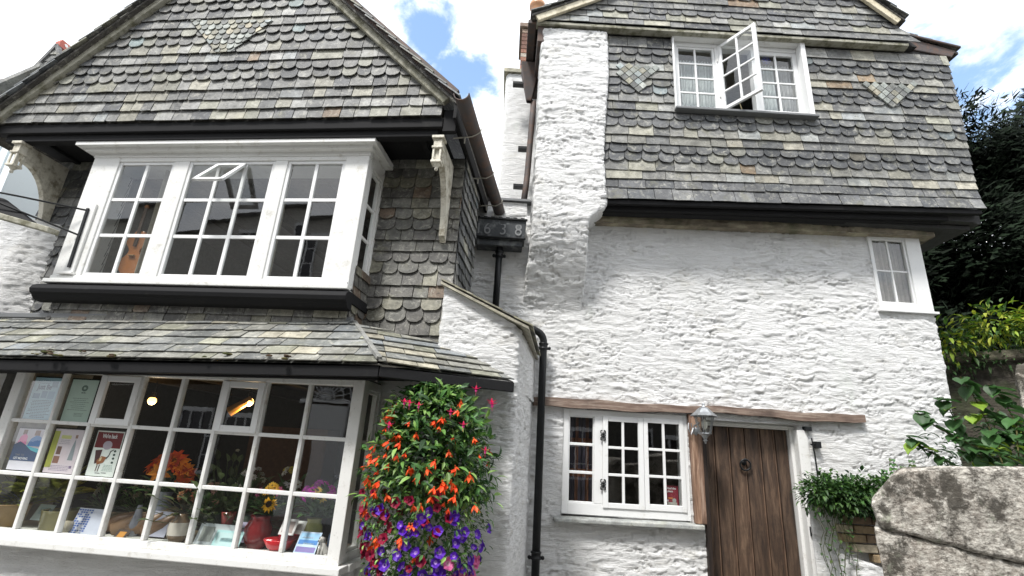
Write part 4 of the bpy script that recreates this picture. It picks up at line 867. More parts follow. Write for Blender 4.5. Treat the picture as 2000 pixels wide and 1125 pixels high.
# ================================================================== WALL LANTERN
ln = empty('wall_lantern', (1.83, 4.86, 1.75), 'tarnished silver wall lantern hanging at the left corner of the plank door', 'lantern')
lx, ly = 1.858, 4.78
f = MB(); f.lathe((lx, ly, 1.985), [(.118, 0), (.122, .004), (.085, .035), (.05, .07), (.03, .085), (.018, .088), (.01, .1), (.016, .108), (.012, .12), (0, .128)], 6); f.build('canopy', M['silver'], ln)
f = MB()
for k in range(6):
    a = 6.2832*k/6; f.tube([(lx+.09*math.cos(a), ly+.09*math.sin(a), 1.985), (lx+.055*math.cos(a), ly+.055*math.sin(a), 1.835)], .0045, 5)
f.lathe((lx, ly, 1.80), [(.0, -.06), (.008, -.055), (.01, -.04), (.022, -.03), (.012, -.02), (.03, .01), (.06, .03), (.058, .037)], 6); f.build('lantern_frame', M['silver'], ln)
f = MB(); f.tube_raw([Vector((lx, ly, 1.838)), Vector((lx, ly, 1.985))], [.052, .087], Vector((0, 0, 1)), 6, (1, 1, 1), 0); f.build('glass', M['glass'], ln)
f = MB(); f.lathe((lx, ly, 1.87), [(.012, 0), (.024, .02), (.028, .05), (.02, .08), (0, .09)], 12, c=(.75, .72, .65)); f.build('bulb', M['glaze'], ln, smooth_=True)
f = MB(); f.tube([(lx-.02, 4.945, 1.82), (lx-.06, 4.9, 1.85), (lx-.07, 4.85, 1.90), (lx-.03, 4.82, 1.93)], .008, 6); f.lathe((lx-.03, 4.945, 1.86), [(.035, 0), (.035, .01), (.02, .02), (0, .022)], 10, axis=(0, -1, 0))
f.tube([(lx-.09, 4.94, 1.93), (lx-.1, 4.92, 1.87), (lx-.08, 4.91, 1.82), (lx-.06, 4.93, 1.87), (lx-.07, 4.93, 1.93)], .005, 6); f.build('lantern_bracket', M['silver'], ln)

# ================================================================== SIGN BRACKET at far left
sg = empty('hanging_sign', FL.P(-4.6, 3.3, 3.0), 'old plank sign seen edge-on from below on iron rods left of the upper bay window', 'sign')
f = MB(); f.beam(at3 := FL.P(-4.13, VB-.03, 3.34), FL.P(-4.115, VB-.03, 2.80), .022, .012, FL.ey); f.build('mounting_bar', M['iron'], sg)
f = MB(); f.box(FL, -4.165, -4.075, VB-.02, VB-.001, 2.76, 3.39); f.box(FL, -4.2, -4.06, VB-.04, VB-.001, 2.74, 2.76); f.build('back_board', M['white_worn'], sg, bevel=.004)
pl0 = [FL.P(*p) for p in [(-5.15, 3.1, 3.28), (-4.22, 3.30, 3.06)]]
f = MB(); f.tube([FL.P(-5.25, 3.12, 3.42), FL.P(-4.6, 3.3, 3.36), FL.P(-4.13, VB-.03, 3.32)], .008, 6); f.tube([FL.P(-4.7, 3.22, 3.27), FL.P(-4.13, VB-.03, 3.09)], .008, 6)
hk = [FL.P(-5.06+.035*math.cos(t), 3.12, 3.43+.035*math.sin(t)) for t in np.linspace(-1, 4, 12)]; f.tube(hk, .007, 6); f.build('iron_rod', M['iron'], sg)
f = MB(); f.hexa([FL.P(-5.3, 3.05, 3.26), FL.P(-4.2, 3.28, 3.03), FL.P(-4.18, 3.36, 3.03), FL.P(-5.3, 3.14, 3.26), FL.P(-5.3, 3.05, 3.31), FL.P(-4.2, 3.28, 3.075), FL.P(-4.18, 3.36, 3.075), FL.P(-5.3, 3.14, 3.31)]); f.build('plank', M['board'], sg, bevel=.006)
f = MB(); f.hexa([FL.P(-5.3, 3.09, 3.30), FL.P(-4.3, 3.30, 3.07), FL.P(-4.28, 3.33, 3.07), FL.P(-5.3, 3.12, 3.30), FL.P(-5.3, 3.09, 3.42), FL.P(-4.75, 3.3, 3.34), FL.P(-4.75, 3.33, 3.34), FL.P(-5.3, 3.12, 3.42)]); f.build('sign_panel', M['black'], sg)
st = MB(); c = FL.P(-4.93, 3.1, 3.16)
for k in range(5):
    a = 6.2832*k/5+.3; a2 = a+.63; p = lambda an, rr: c+FL.ex*math.cos(an)*rr+Vector((0, 0, math.sin(an)*rr))
    st.prism([c-FL.ey*.006, p(a-.63, .016), p(a, .055), p(a+.63, .016)], FL.ey*.012)
st.build('iron_star', M['rust'], sg)
# ================================================================== LEFT NEIGHBOUR
NB = empty('neighbour_cottage', FL.P(-6, 3.8, 0), 'pale blue boarded building with rough white lower wall at the left edge', 'house')
mb = sweep_wall([(p.x, p.y) for p in (FL.P(-6.6, 3.72, 0), FL.P(-5.0, 3.72, 0), FL.P(-4.80, 3.86, 0))], 0, 3.36, .016, seed=22, amp=.9, round_=6); mb.build('limewashed_wall', M['wash'], NB, smooth_=True)
f = MB()
tl = at(-120, 250, FL, 4.6); tr = at(100, 152, FL, 4.6)
def ev(x): return tl[1]+(tr[1]-tl[1])*(x-tl[0])/(tr[0]-tl[0])
f.prism([FL.P(tl[0], 4.6, 3.3), FL.P(tr[0], 4.6, 3.3), FL.P(tr[0], 4.6, tr[1]), FL.P(tl[0], 4.6, tl[1])], FL.ey*3)
for k in range(26):
    x = tl[0]+.03+k*.14
    if x < tr[0]: f.box(FL, x, x+.03, 4.58, 4.6, 3.3, ev(x)-.25)
f.hexa([FL.P(tl[0], 4.57, tl[1]-.22), FL.P(tr[0], 4.57, tr[1]-.22), FL.P(tr[0], 4.6, tr[1]-.22), FL.P(tl[0], 4.6, tl[1]-.22), FL.P(tl[0], 4.57, tl[1]), FL.P(tr[0], 4.57, tr[1]), FL.P(tr[0], 4.6, tr[1]), FL.P(tl[0], 4.6, tl[1])])
f.build('boarded_wall', M['palebrd'], NB)
f = MB(); f.box(FL, -8.0, -6.92, 4.52, 4.58, 4.4, 4.47); f.box(FL, -6.97, -6.92, 4.54, 4.58, 3.7, 4.4); f.box(FL, -7.4, -7.35, 4.54, 4.58, 3.7, 4.4); wn_ = f.build('window', M['white'], NB)
f = MB(); f.box(FL, -8.0, -6.97, 4.56, 4.575, 3.7, 4.4, c=(.12, .16, .2)); f.build('glass', M['glaze'], wn_)
f = MB(); f.hexa([FL.P(tl[0], 4.4, tl[1]), FL.P(tr[0]+.05, 4.4, tr[1]), FL.P(tr[0]+.05, 7.6, tr[1]), FL.P(tl[0], 7.6, tl[1]), FL.P(tl[0], 4.4, tl[1]+.06), FL.P(tr[0]+.05, 4.4, tr[1]+.06), FL.P(tr[0]+.05, 7.6, tr[1]+.06), FL.P(tl[0], 7.6, tl[1]+.06)], (.2, .2, .19)); f.build('roof', M['slate'], NB)
f = MB(); f.box(FL, -5.6, -4.35, 3.36, 3.6, 1.0, 1.0); 
fh = empty('far_house', FL.P(-10.5, 8, 0), 'distant slate roof with pierced red ridge tiles rising behind the left gable', 'house')
f = MB(); rs = random.Random(8); f.box(FL, -11.4, -9.0, 7.3, 11, 0, 7.4, c=(.3, .3, .3)); f.build('wall', M['matte'], fh)
A_ = at(38, 175, FL, 7); C_ = at(115, 94, FL, 7); Bq = (2*C_[0]-A_[0], A_[1]); f = MB()
slates(f, plane_map(FL, 7), [[A_, Bq, C_]], [('sq', .16)]*9, A_[0]-.1, Bq[0], A_[1], rs, ('sq', 'sc'), w=(.2, .34), lift=.03, th=.015)
f.prism([FL.P(A_[0], 7.01, A_[1]), FL.P(Bq[0], 7.01, Bq[1]), FL.P(C_[0], 7.01, C_[1])], FL.ey*2.2, (.12, .125, .13)); f.box(FL, A_[0]+.1, Bq[0], 7.1, 9, 5, A_[1], c=(.2, .2, .2))
f.beam(FL.P(A_[0]-.05, 6.97, A_[1]-.03), FL.P(C_[0], 6.97, C_[1]+.04), .08, .06, c=(.1, .1, .1)); f.beam(FL.P(Bq[0]+.05, 6.97, A_[1]-.03), FL.P(C_[0], 6.97, C_[1]+.04), .08, .06, c=(.1, .1, .1)); f.build('roof', M['slate'], fh)
f = MB()
for k in range(9):
    v = 6.95+k*.26; f.box(FL, C_[0]-.05, C_[0]+.05, v, v+.24, C_[1]+.02, C_[1]+.12, c=(.36, .08, .05)); f.prism([FL.P(C_[0]-.03, v, C_[1]+.12), FL.P(C_[0]-.03, v+.24, C_[1]+.12), FL.P(C_[0]-.03, v+.2, C_[1]+.2), FL.P(C_[0]-.03, v+.04, C_[1]+.2)], FL.ex*.06, c=(.4, .09, .05)); f.tube([FL.P(C_[0]+.03, v+.12, C_[1]+.12), FL.P(C_[0]+.054, v+.12, C_[1]+.12)], .035, 8, c=(.7, .68, .65))
f.build('ridge_tiles', M['thing'], fh)
cp_ = empty('chimney', FL.P(-10.9, 6.9, 7.2), 'small white chimney pot at the far upper left edge', 'chimney')
f = MB(); f.lathe(FL.P(-10.95, 6.9, 7.2), [(.1, 0), (.1, .35), (.15, .36), (.16, .45), (.1, .47), (.09, .55), (.13, .57), (.12, .66), (.0, .7)], 14, c=(.6, .57, .55)); f.box(FL, -11.3, -10.6, 6.7, 7.2, 6.7, 7.22, c=(.55, .52, .5)); f.build('pot', M['thing'], cp_, smooth_=True)

# ================================================================== HOUSE ACROSS THE STREET (seen reflected in the windows)
OH = empty('opposite_house', (-2, -3.8, 0), 'house across the street with white fanlight door, seen only reflected in the shop window', 'house')
w = MB(); w.box(FR, -14, 9, -8, -3.7, 3.0, 7.5, c=(.5, .48, .44)); w.build('wall', M['matte'], OH); w = MB(); w.box(FR, -14, 9, -8, -3.69, 0, 3.0, c=(.1, .095, .085)); w.build('ground_floor_wall', M['matte'], OH)
for x in (-9.5, -7.6, -3.2, -1, 1.4, 4, 6.5):
    for z in (.8, 3.4, 5.6):
        if x == -7.6 and z < 1: continue
        fr_ = MB(); fr_.box(FR, x, x+.9, -3.69, -3.62, z, z+.06); fr_.box(FR, x, x+.9, -3.69, -3.62, z+1.3, z+1.4)
        for q in (0, .29, .58, .86): fr_.box(FR, x+q, x+q+.04, -3.69, -3.64, z, z+1.3)
        for q in (.42, .85): fr_.box(FR, x, x+.9, -3.69, -3.65, z+q, z+q+.03)
        o = fr_.build('window', M['white'], OH); q = MB(); q.box(FR, x+.02, x+.88, -3.7, -3.66, z+.02, z+1.32, c=(.02, .02, .025)); q.build('pane', M['glaze'], o)
f = MB(); f.box(FR, -6.5, -5.3, -3.68, -3.6, 0, 2.35); f.box(FR, -6.7, -5.1, -3.69, -3.6, 2.3, 2.4); f.build('door', M['white'], OH)
f = MB()
for k in range(13): a = math.pi*k/12; f.beam((-5.9, -3.63, 2.42), (-5.9+.62*math.cos(a), -3.63, 2.42+.62*math.sin(a)), .02, .03, (0, 1, 0))
for rr in (.25, .45, .64): f.tube([(-5.9+rr*math.cos(a), -3.63, 2.42+rr*math.sin(a)) for a in np.linspace(0, math.pi, 20)], .016, 5)
f.build('fanlight', M['white'], OH)
f = MB(); f.prism([(9.2, -3.45, 7.45), (9.2, -6, 8.5), (9.2, -8.2, 7.45)], (-23.4, 0, 0), c=(.12, .12, .125)); f.build('roof', M['slate'], OH)

# ================================================================== SHOP DISPLAY
def poster(quad, v, c, label, cat='poster', extra=None, name='poster'):
    """upright sheet just behind the glass"""
    P_ = [at(*q, FL, v) for q in quad]; a0_, a1_ = (P_[0][0]+P_[3][0])/2, (P_[1][0]+P_[2][0])/2; c0_, c1_ = (P_[2][1]+P_[3][1])/2, (P_[0][1]+P_[1][1])/2
    o = empty(name, FL.P((a0_+a1_)/2, v, c0_), label, cat); m = MB(); m.box(FL, a0_, a1_, v, v+.0012, c0_, c1_, c=c); m.build('sheet', M['paper'], o)
    m = MB(); m.box(FL, a0_-.01, a1_+.03, v+.004, v+.006, c0_-.012, c1_+.01, c=(.015, .02, .018)); m.build('backing', M['matte'], o)
    W_, H_ = a1_-a0_, c1_-c0_
    def R(x0_, x1_, y0_, y1_, cc_, d=.0006, nm='print'): q = MB(); q.box(FL, a0_+x0_*W_, a0_+x1_*W_, v-d, v-.0001, c0_+y0_*H_, c0_+y1_*H_, c=cc_); return q.build(nm, M['paper'], o)
    def Tx(s, x, y, size, mt='ink', sq=1, al='CENTER', b_=0): return text(s, FL, a0_+x*W_, v-.0012, c0_+y*H_, size*H_, M[mt], o, align=al, squeeze=sq, bold=b_)
    def poly(pts, cc_, d=.0008, nm='print'): q = MB(); q.prism([FL.P(a0_+x*W_, v-d, c0_+y*H_) for x, y in pts], FL.ey*.0002, c=cc_); q.build(nm, M['paper'], o)
    def lines(y0_, y1_, n, cc_, mn=.45, mxw=.85, xc=.5, seed=0):
        r_ = random.Random(seed); q = MB()
        for i in range(n):
            y = y0_+(y1_-y0_)*i/(n-1); wd = r_.uniform(mn, mxw)/2; x = xc-wd
            while x < xc+wd: l_ = r_.uniform(.03, .09); q.box(FL, a0_+x*W_, a0_+min(x+l_, xc+wd)*W_, v-.0006, v-.0001, c0_+y*H_, c0_+(y+.012)*H_, c=cc_); x += l_+.015
        q.build('small_print', M['paper'], o)
    extra(R, Tx, poly, lines); return o
v_ = VS+.05
def e1(R, T, poly, lines):
    T('Just Be', .44, .72, .17, 'blueink', .8, b_=.0011); R(.68, .9, .78, .92, (.2, .32, .42)); R(.1, .35, .5, .62, (.15, .28, .42)); R(.4, .6, .52, .68, (.2, .35, .5)); R(.64, .88, .5, .68, (.28, .45, .6)); lines(.86, .92, 2, (.1, .2, .3), .4, .5, .35); lines(.06, .45, 12, (.02, .08, .16), .5, .85, seed=1)
poster([(70, 737), (123, 739), (97, 821), (44, 820)], v_, (.42, .62, .72), 'pale blue notice headed Just Be, leftmost in the top row of shop panes', extra=e1)
def e2(R, T, poly, lines):
    pts = [(.55+.12*math.cos(t), .8+.075*math.sin(t)) for t in np.linspace(0, 6.28, 17)[:-1]]; poly(pts, (.16, .24, .2)); poly([(.55+.05*math.cos(t), .8+.03*math.sin(t)) for t in np.linspace(0, 6.28, 9)[:-1]], (.55, .68, .6), .001); lines(.68, .69, 2, (.1, .15, .13), .15, .18, .55); lines(.28, .55, 7, (.25, .33, .3), .4, .75, seed=2); lines(.14, .2, 3, (.25, .33, .3), .3, .4, .6, 3)
poster([(140, 741), (195, 743), (168, 826), (120, 824)], v_, (.6, .74, .66), 'pale green notice with a dark round emblem near its top, in the top row', extra=e2)
def e3(R, T, poly, lines):
    R(0, 1, .55, 1, (.55, .5, .56)); poly([(.08, .6), (.45, .6), (.42, .82), (.3, .88), (.15, .8)], (.75, .2, .4)); poly([(.2, .85), (.36, .85), (.36, .97), (.2, .97)], (.22, .12, .09)); poly([(.5, .58), (1, .58), (.98, .8), (.78, .86), (.58, .76)], (.05, .2, .5), .001); poly([(.66, .84), (.88, .84), (.87, .97), (.68, .97)], (.25, .13, .09), .0012)
    poly([(0, .22), (1, .22), (1, .48), (.7, .52), (.4, .62), (.2, .68), (0, .6)], (.02, .06, .16), .0014); poly([(.45, .6), (.72, .48), (1, .43), (1, .53), (.75, .55)], (.1, .5, .6), .0016)
    T('TIME TO', .35, .33, .075, 'lead_relief', .9); T('GET MOVING', .42, .25, .08, 'whiteink', .85, b_=.0003)
poster([(38, 838), (88, 837), (62, 920), (12, 916)], v_, (.75, .73, .8), 'poster of two people above a navy band reading GET MOVING', extra=lambda *a: [e3(*a)] and None)
def e4(R, T, poly, lines):
    R(.0, .2, .12, .95, (.42, .44, .1)); R(.28, .62, .78, .86, (.6, .6, .25)); R(.25, .4, .42, .6, (.2, .12, .1)); R(.22, .42, .22, .38, (.3, .16, .12)); poly([(.7, .3), (.88, .3), (.85, .6), (.8, .8), (.74, .6)], (.3, .34, .36)); R(.76, .84, .8, .88, (.35, .22, .17)); poly([(.42, .22), (.66, .22), (.6, .5), (.5, .55)], (.72, .62, .66)); R(.84, .92, .12, .18, (.2, .15, .25)); lines(.06, .16, 4, (.3, .25, .35), .6, .85, seed=4); lines(.66, .74, 3, (.4, .36, .42), .3, .45, .45, 5)
poster([(106, 838), (166, 839), (140, 926), (86, 923)], v_, (.7, .62, .66), 'pinkish poster with a yellow-green left edge and small photographs', extra=e4)
def e5(R, T, poly, lines):
    R(.03, .97, .62, .97, (.16, .015, .02)); T("We're back", .5, .84, .13, 'whiteink', .62, b_=.0006); poly([(.5+.17*math.cos(t), .68+.1*math.sin(t)) for t in np.linspace(0, 6.28, 15)[:-1]], (.42, .36, .42))
    poly([(.12, .56), (.36, .58), (.34, .3), (.2, .26)], (.07, .03, .03), .001); poly([(.3, .24), (.52, .3), (.58, .42), (.4, .44), (.26, .34)], (.3, .12, .05), .0012); poly([(.34, .32), (.42, .34), (.42, .42), (.35, .4)], (.6, .5, .3), .0014); poly([(.3, .1), (.33, .1), (.35, .24), (.31, .24)], (.08, .03, .03)); poly([(.38, .1), (.41, .1), (.43, .26), (.39, .24)], (.08, .03, .03)); poly([(.55, .4), (.63, .46), (.66, .56), (.78, .6), (.78, .58), (.69, .54), (.66, .44), (.58, .37)], (.05, .05, .05))
    for y in (.56, .48, .4, .31): poly([(.83+.045*math.cos(t), y+.026*math.sin(t)) for t in np.linspace(0, 6.28, 11)[:-1]], (.05, .08, .07))
    lines(.12, .24, 5, (.3, .4, .36), .3, .4, .72, 6); R(.32, .5, .06, .075, (.05, .05, .05)); R(.54, .72, .07, .085, (.05, .05, .05))
poster([(192, 841), (243, 843), (222, 932), (166, 929)], v_, (.74, .78, .74), "white poster with maroon head reading We're back, under the first vent light", extra=e5)
def mug_shot(): pass
# small poster in the cottage window
sp_ = empty('poster', (1.6, YW+.04, 1.17), "small maroon leaflet in the bottom right pane of the cottage window by the door", 'poster')
f = MB(); f.box(FR, 1.562, 1.675, YW+.045, YW+.047, 1.165, 1.355, c=(.2, .02, .035)); f.build('sheet', M['paper'], sp_)
f = MB(); f.box(FR, 1.57, 1.66, YW+.043, YW+.0445, 1.17, 1.21, c=(.35, .34, .3)); f.sphere((1.635, YW+.046, 1.225), .022, (.3, .32, .3), sc=(1, .1, 1)); f.box(FR, 1.58, 1.62, YW+.043, YW+.0445, 1.24, 1.25, c=(.5, .2, .05)); f.box(FR, 1.568, 1.58, YW+.043, YW+.0445, 1.215, 1.23, c=(.7, .7, .7)); f.build('print', M['paper'], sp_)
text('Find the', FR, 1.57, YW+.043, 1.322, .025, M['whiteink'], sp_, align='LEFT', bold=.0004); text('piece', FR, 1.57, YW+.043, 1.297, .025, M['whiteink'], sp_, align='LEFT', bold=.0004)

SH = .852
def spot(px, py, v): a, c = at(px, py, FL, v); return a, c
def vase(px, v, prof, c, label, name='vase', n=20, extra=None, py=1060, cat='vase'):
    a, _ = spot(px, py, v); f = MB(); f.lathe(FL.P(a, v, SH), prof, n, c=c)
    if extra: extra(f, a, v)
    return tag(f.build(name, M['glaze'], smooth_=True), label, cat), a
def flower_head(f, p, d, r, n, c, c2, layers=2):
    p = Vector(p); d = Vector(d).normalized(); u = d.orthogonal().normalized(); w_ = d.cross(u)
    for L_ in range(layers):
        for k in range(n):
            a = 6.2832*(k+L_*.5)/n+rs.uniform(-.1, .1); q = (u*math.cos(a)+w_*math.sin(a)); dirr = (q*(1-.25*L_)+d*(.25+.35*L_)).normalized(); g_ = rs.uniform(.8, 1.2)
            f.leaf(p, dirr, d, r*rs.uniform(.85, 1.1)*(1-.15*L_), r*.5, tuple(x*g_ for x in c), 0, droop=.3)
    f.sphere(p+d*r*.12, r*.2, c2, n=7, k=5)
def bouquet(a, v, z, n, rad_, hc, c, c2, label, up=.22, leafc=(.05, .11, .03), hr=.05, nl=40, seed=0, pet=7, cat='flowers', name='bouquet', lsize=.09):
    global rs
    rs = random.Random(seed); root = empty(name, FL.P(a, v, z), label, cat); base = FL.P(a, v, z); lf = MB()
    for k in range(nl):
        d = Vector((rs.gauss(0, .7), rs.gauss(0, .7)-.1, rs.uniform(.1, 1.2))).normalized(); q = base+d*up*rs.uniform(.3, 1.0); g_ = rs.uniform(.6, 1.4)
        lf.leaf(q, d+Vector((0, 0, .1)), (0, 0, 1), lsize*rs.uniform(.6, 1.2), lsize*(.42 if n > 5 else .55), tuple(x*g_ for x in leafc)); lf.tube([base, q], .0025, 4, c=leafc)
    lf.build('foliage', M['leaf'], root)
    for k in range(n):
        d = Vector((rs.gauss(0, .8), rs.gauss(0, .5)-.45, rs.uniform(.2, 1.1))).normalized(); f = MB(); g_ = rs.uniform(.75, 1.2); cc_ = c[k % len(c)]
        q = base+Vector((d.x*rad_, d.y*rad_*.7, .08+d.z*up)); flower_head(f, q, d+Vector((0, -.4, 0)), hr*rs.uniform(.8, 1.15), pet, tuple(x*g_ for x in cc_), c2); f.build('flower', M['petal'], root)
    return root
rs = random.Random(1)
# from left to right behind the glass
a, _ = spot(10, 1010, 3.56); f = MB(); f.lathe(FL.P(a, 3.56, SH), [(.0, .0), (.1, 0), (.13, .14), (.135, .15), (.12, .15), (.1, .02)], 22, c=(.3, .19, .07)); tag(f.build('wicker_basket', M['thing'], smooth_=True), 'round wicker basket at the far left of the shop display', 'basket')
def card(px0, px1, py0, py1, v, c, label, lean=.05, art=None, name='greeting_card', cat='card'):
    a0_, c1_ = at(px0, py0, FL, v); a1_, c0_ = at(px1, py1, FL, v); a0b, _ = at(px0, py1, FL, v)
    a0_ = (a0_+a0b)/2 if abs(a0_-a0b) < .1 else a0_; o = empty(name, FL.P((a0_+a1_)/2, v, c0_), label, cat); f = MB()
    P_ = lambda x, y, d=0: FL.P(a0_+(a1_-a0_)*x, v+lean*y-d, c0_+(c1_-c0_)*y)
    f.prism([P_(0, 0), P_(1, 0), P_(1, 1), P_(0, 1)], FL.ey*.002, c=c); f.prism([P_(0, 0, -.05), P_(0, 1, -.002), P_(.02, 1, -.002), P_(.02, 0, -.05)], FL.ex*.002, c=tuple(x*.9 for x in c)); f.build('sheet', M['paper'], o)
    if art:
        q = MB()
        for (x0_, x1_, y0_, y1_, cc_) in art: q.prism([P_(x0_, y0_, .0016), P_(x1_, y0_, .0016), P_(x1_, y1_, .0016), P_(x0_, y1_, .0016)], FL.ey*.001, c=cc_)
        q.build('picture', M['paper'], o)
    return o
W1 = (.55, .56, .62)
card(0, 28, 955, 1010, 3.62, (.5, .5, .58), 'plain lilac card beside the wicker basket at the far left', art=[(.1, .9, .6, .62, (.3, .3, .4)), (.2, .8, .5, .52, (.3, .3, .4))])
card(62, 88, 985, 1018, 3.6, (.42, .5, .5), 'pale grey-green card in the second pane of the bottom row', art=[(.2, .8, .4, .8, (.3, .4, .42))])
rs2 = random.Random(5)
art = [(x, x+.06, y, y+.05, (.05, .12, .4)) for x in np.arange(.02, .45, .085) for y in np.arange(.03, .95, .08) if rs2.random() < .8]+[(.1, .3, .55, .68, (.7, .72, .8)), (.28, .4, .1, .3, (.7, .72, .8))]
card(136, 185, 992, 1052, 3.52, (.55, .58, .68), 'card with a dense blue and white pattern on its left half', art=art)
card(285, 320, 998, 1050, 3.58, (.42, .43, .52), 'grey-lilac card left of the painted vase', art=[(.2, .7, .3, .7, (.34, .36, .45))]); card(318, 345, 1000, 1050, 3.64, (.5, .5, .58), 'white card half hidden behind the painted vase')
card(380, 445, 1022, 1068, 3.5, (.55, .6, .62), 'wide white card with speckled picture and gold dot', art=[(.1, .45, .15, .85, (.3, .32, .3)), (.6, .75, .35, .6, (.5, .35, .1)), (.5, .58, .2, .7, (.35, .4, .4))])
card(412, 462, 1036, 1076, 3.46, (.42, .66, .66), 'turquoise card in front of the speckled one', art=[(.1, .9, .12, .88, (.5, .68, .68)), (.25, .7, .4, .6, (.32, .52, .55))])
card(452, 478, 1020, 1060, 3.56, (.5, .46, .62), 'narrow lilac card between the turquoise card and the red vase')
card(545, 572, 1014, 1046, 3.5, (.7, .68, .66), 'small printed card standing in the red bowl', art=[(.15, .85, .15, .85, (.35, .28, .26))]); card(568, 590, 1018, 1044, 3.54, (.66, .66, .64), 'second small card leaning in the red bowl, on the right', art=[(.2, .8, .3, .8, (.4, .38, .36))])
card(575, 614, 1040, 1083, 3.455, (.55, .66, .8), 'bright blue seaside postcard near the dog figurine', lean=.07, art=[(.06, .94, .62, .94, (.35, .6, .85)), (.06, .94, .42, .62, (.08, .25, .6)), (.3, .8, .3, .48, (.6, .75, .85)), (.06, .94, .06, .3, (.25, .2, .45)), (.15, .7, .7, .76, (.8, .85, .9))])
card(218, 240, 1035, 1056, 3.455, (.05, .03, .02), 'tiny dark card with an orange disc by the sill', art=[(.25, .8, .2, .8, (.5, .22, .03))])
card(205, 232, 998, 1025, 3.66, (.05, .045, .04), 'dark picture frame behind the driftwood', art=[(.12, .88, .12, .88, (.12, .11, .1))], name='picture_frame', cat='frame')
# potted plants and crafts
bouquet(spot(60, 960, 3.74)[0], 3.74, SH+.12, 0, .2, 1, [(1, 1, 1)], (1, 1, 1), 'yellow-green foliage plant behind the lowest left panes', up=.3, leafc=(.32, .35, .07), nl=120, seed=3, lsize=.12, cat='plant', name='foliage_plant')
bouquet(spot(112, 930, 3.74)[0], 3.74, SH+.18, 0, .2, 1, [(1, 1, 1)], (1, 1, 1), 'lime foliage plant under the pink poster', up=.22, leafc=(.34, .38, .07), nl=110, seed=4, lsize=.12, cat='plant', name='foliage_plant')
vase(100, 3.62, [(.0, 0), (.1, 0), (.11, .12), (.115, .125), (.1, .12)], (.3, .27, .12), 'ochre pot in the second bottom pane', name='plant_pot', cat='pot'); vase(118, 3.52, [(0, 0), (.035, 0), (.045, .03), (.04, .07), (0, .075)], (.4, .36, .27), 'small rounded pebble-like jar by the ochre pot', name='jar', cat='jar')
dw = MB(); rs = random.Random(6)
for k in range(5): p = FL.P(*[spot(160+30*k, 1040, 3.6)[0], 3.6, SH+.03]); dw.tube([p, p+Vector((.12, .02, .05)), p+Vector((.26, .03, .09+.02*k))], [.05, .05, .02], 8, c=rs.choice([(.18, .1, .05), (.25, .15, .08), (.12, .1, .05)]))
tag(dw.build('driftwood', M['thing'], smooth_=True), 'long brown driftwood pieces lying across the shop display', 'driftwood')
def vs_e(f, a, v): f.lathe(FL.P(a, v, SH+.045), [(.065, 0), (.0705, .04), (.066, .08)], 22, c=(.62, .57, .5))
vv, a = vase(343, 3.53, [(0, 0), (.045, 0), (.062, .03), (.069, .08), (.06, .13), (.038, .16), (.042, .18), (.035, .178)], (.17, .11, .06), 'brown and cream painted vase under the orange lilies', extra=vs_e)
bouquet(a, 3.55, SH+.17, 9, .06, 1, [(.3, .1, .05), (.34, .16, .07)], (.1, .05, .02), 'rust-coloured dried flowers in the painted vase', up=.1, nl=26, hr=.035, seed=5, leafc=(.12, .1, .05))
bouquet(spot(330, 940, 3.7)[0], 3.7, 1.13, 16, .17, 1, [(.95, .2, .02), (.95, .34, .03), (.92, .13, .03)], (.3, .1, .01), 'large bright orange lilies standing in the middle panes', up=.17, nl=60, hr=.085, seed=7, pet=6)
f = MB(); f.lathe(FL.P(spot(330, 940, 3.7)[0], 3.7, SH), [(0, 0), (.05, 0), (.07, .12), (.04, .26), (.05, .29)], 18, c=(.25, .27, .33)); tag(f.build('vase', M['glaze'], smooth_=True), 'grey-blue vase holding the orange lilies', 'vase')
bouquet(spot(448, 960, 3.78)[0], 3.78, SH+.05, 3, .15, 1, [(.5, .5, .4)], (.4, .3, .1), 'tall leafy green plant in the middle of the shop display', up=.52, nl=170, hr=.02, seed=8, leafc=(.07, .1, .035), cat='plant', name='foliage_plant')
vv, a = vase(500, 3.56, [(0, 0), (.06, 0), (.085, .06), (.088, .13), (.06, .18), (.07, .2), (.06, .195)], (.2, .012, .014), 'deep red glazed vase in front of the sunflowers')
sb = bouquet(a+.06, 3.58, SH+.2, 10, .12, 1, [(.75, .72, .7), (.8, .45, .05), (.75, .15, .35), (.8, .5, .06)], (.06, .03, .01), 'mixed bouquet with sunflower, white and pink blooms above the red vase', up=.15, nl=46, hr=.035, seed=9, pet=9)
f = MB(); rs = random.Random(2); p = FL.P(spot(527, 985, 3.5)[0], 3.5, spot(527, 985, 3.5)[1]); flower_head(f, p, (-.1, -1, .2), .055, 14, (.85, .5, .03), (.05, .025, .01)); f.sphere(p+Vector((0, -.012, 0)), .024, (.05, .025, .01), sc=(1, .5, 1)); fl = f.build('sunflower', M['petal'], sb)
vase(545, 3.5, [(0, 0), (.04, 0), (.075, .03), (.1, .075), (.098, .078), (.07, .035), (0, .02)], (.45, .015, .02), 'bright red glass bowl at the front of the display', name='bowl', cat='bowl'); vase(565, 3.6, [(0, 0), (.05, 0), (.075, .05), (.08, .1), (.07, .1), (.04, .02)], (.25, .01, .02), 'darker red bowl behind the bright one', name='bowl', cat='bowl')
vase(435, 3.62, [(0, 0), (.03, 0), (.035, .12), (.05, .2), (.045, .2)], (.35, .08, .07), 'small coral-red goblet in front of the leafy plant', name='goblet', cat='goblet')
vv, a = vase(607, 3.62, [(0, 0), (.05, 0), (.07, .05), (.06, .15), (.045, .18), (.05, .2)], (.35, .36, .12), 'lime green vase under the magenta flowers')
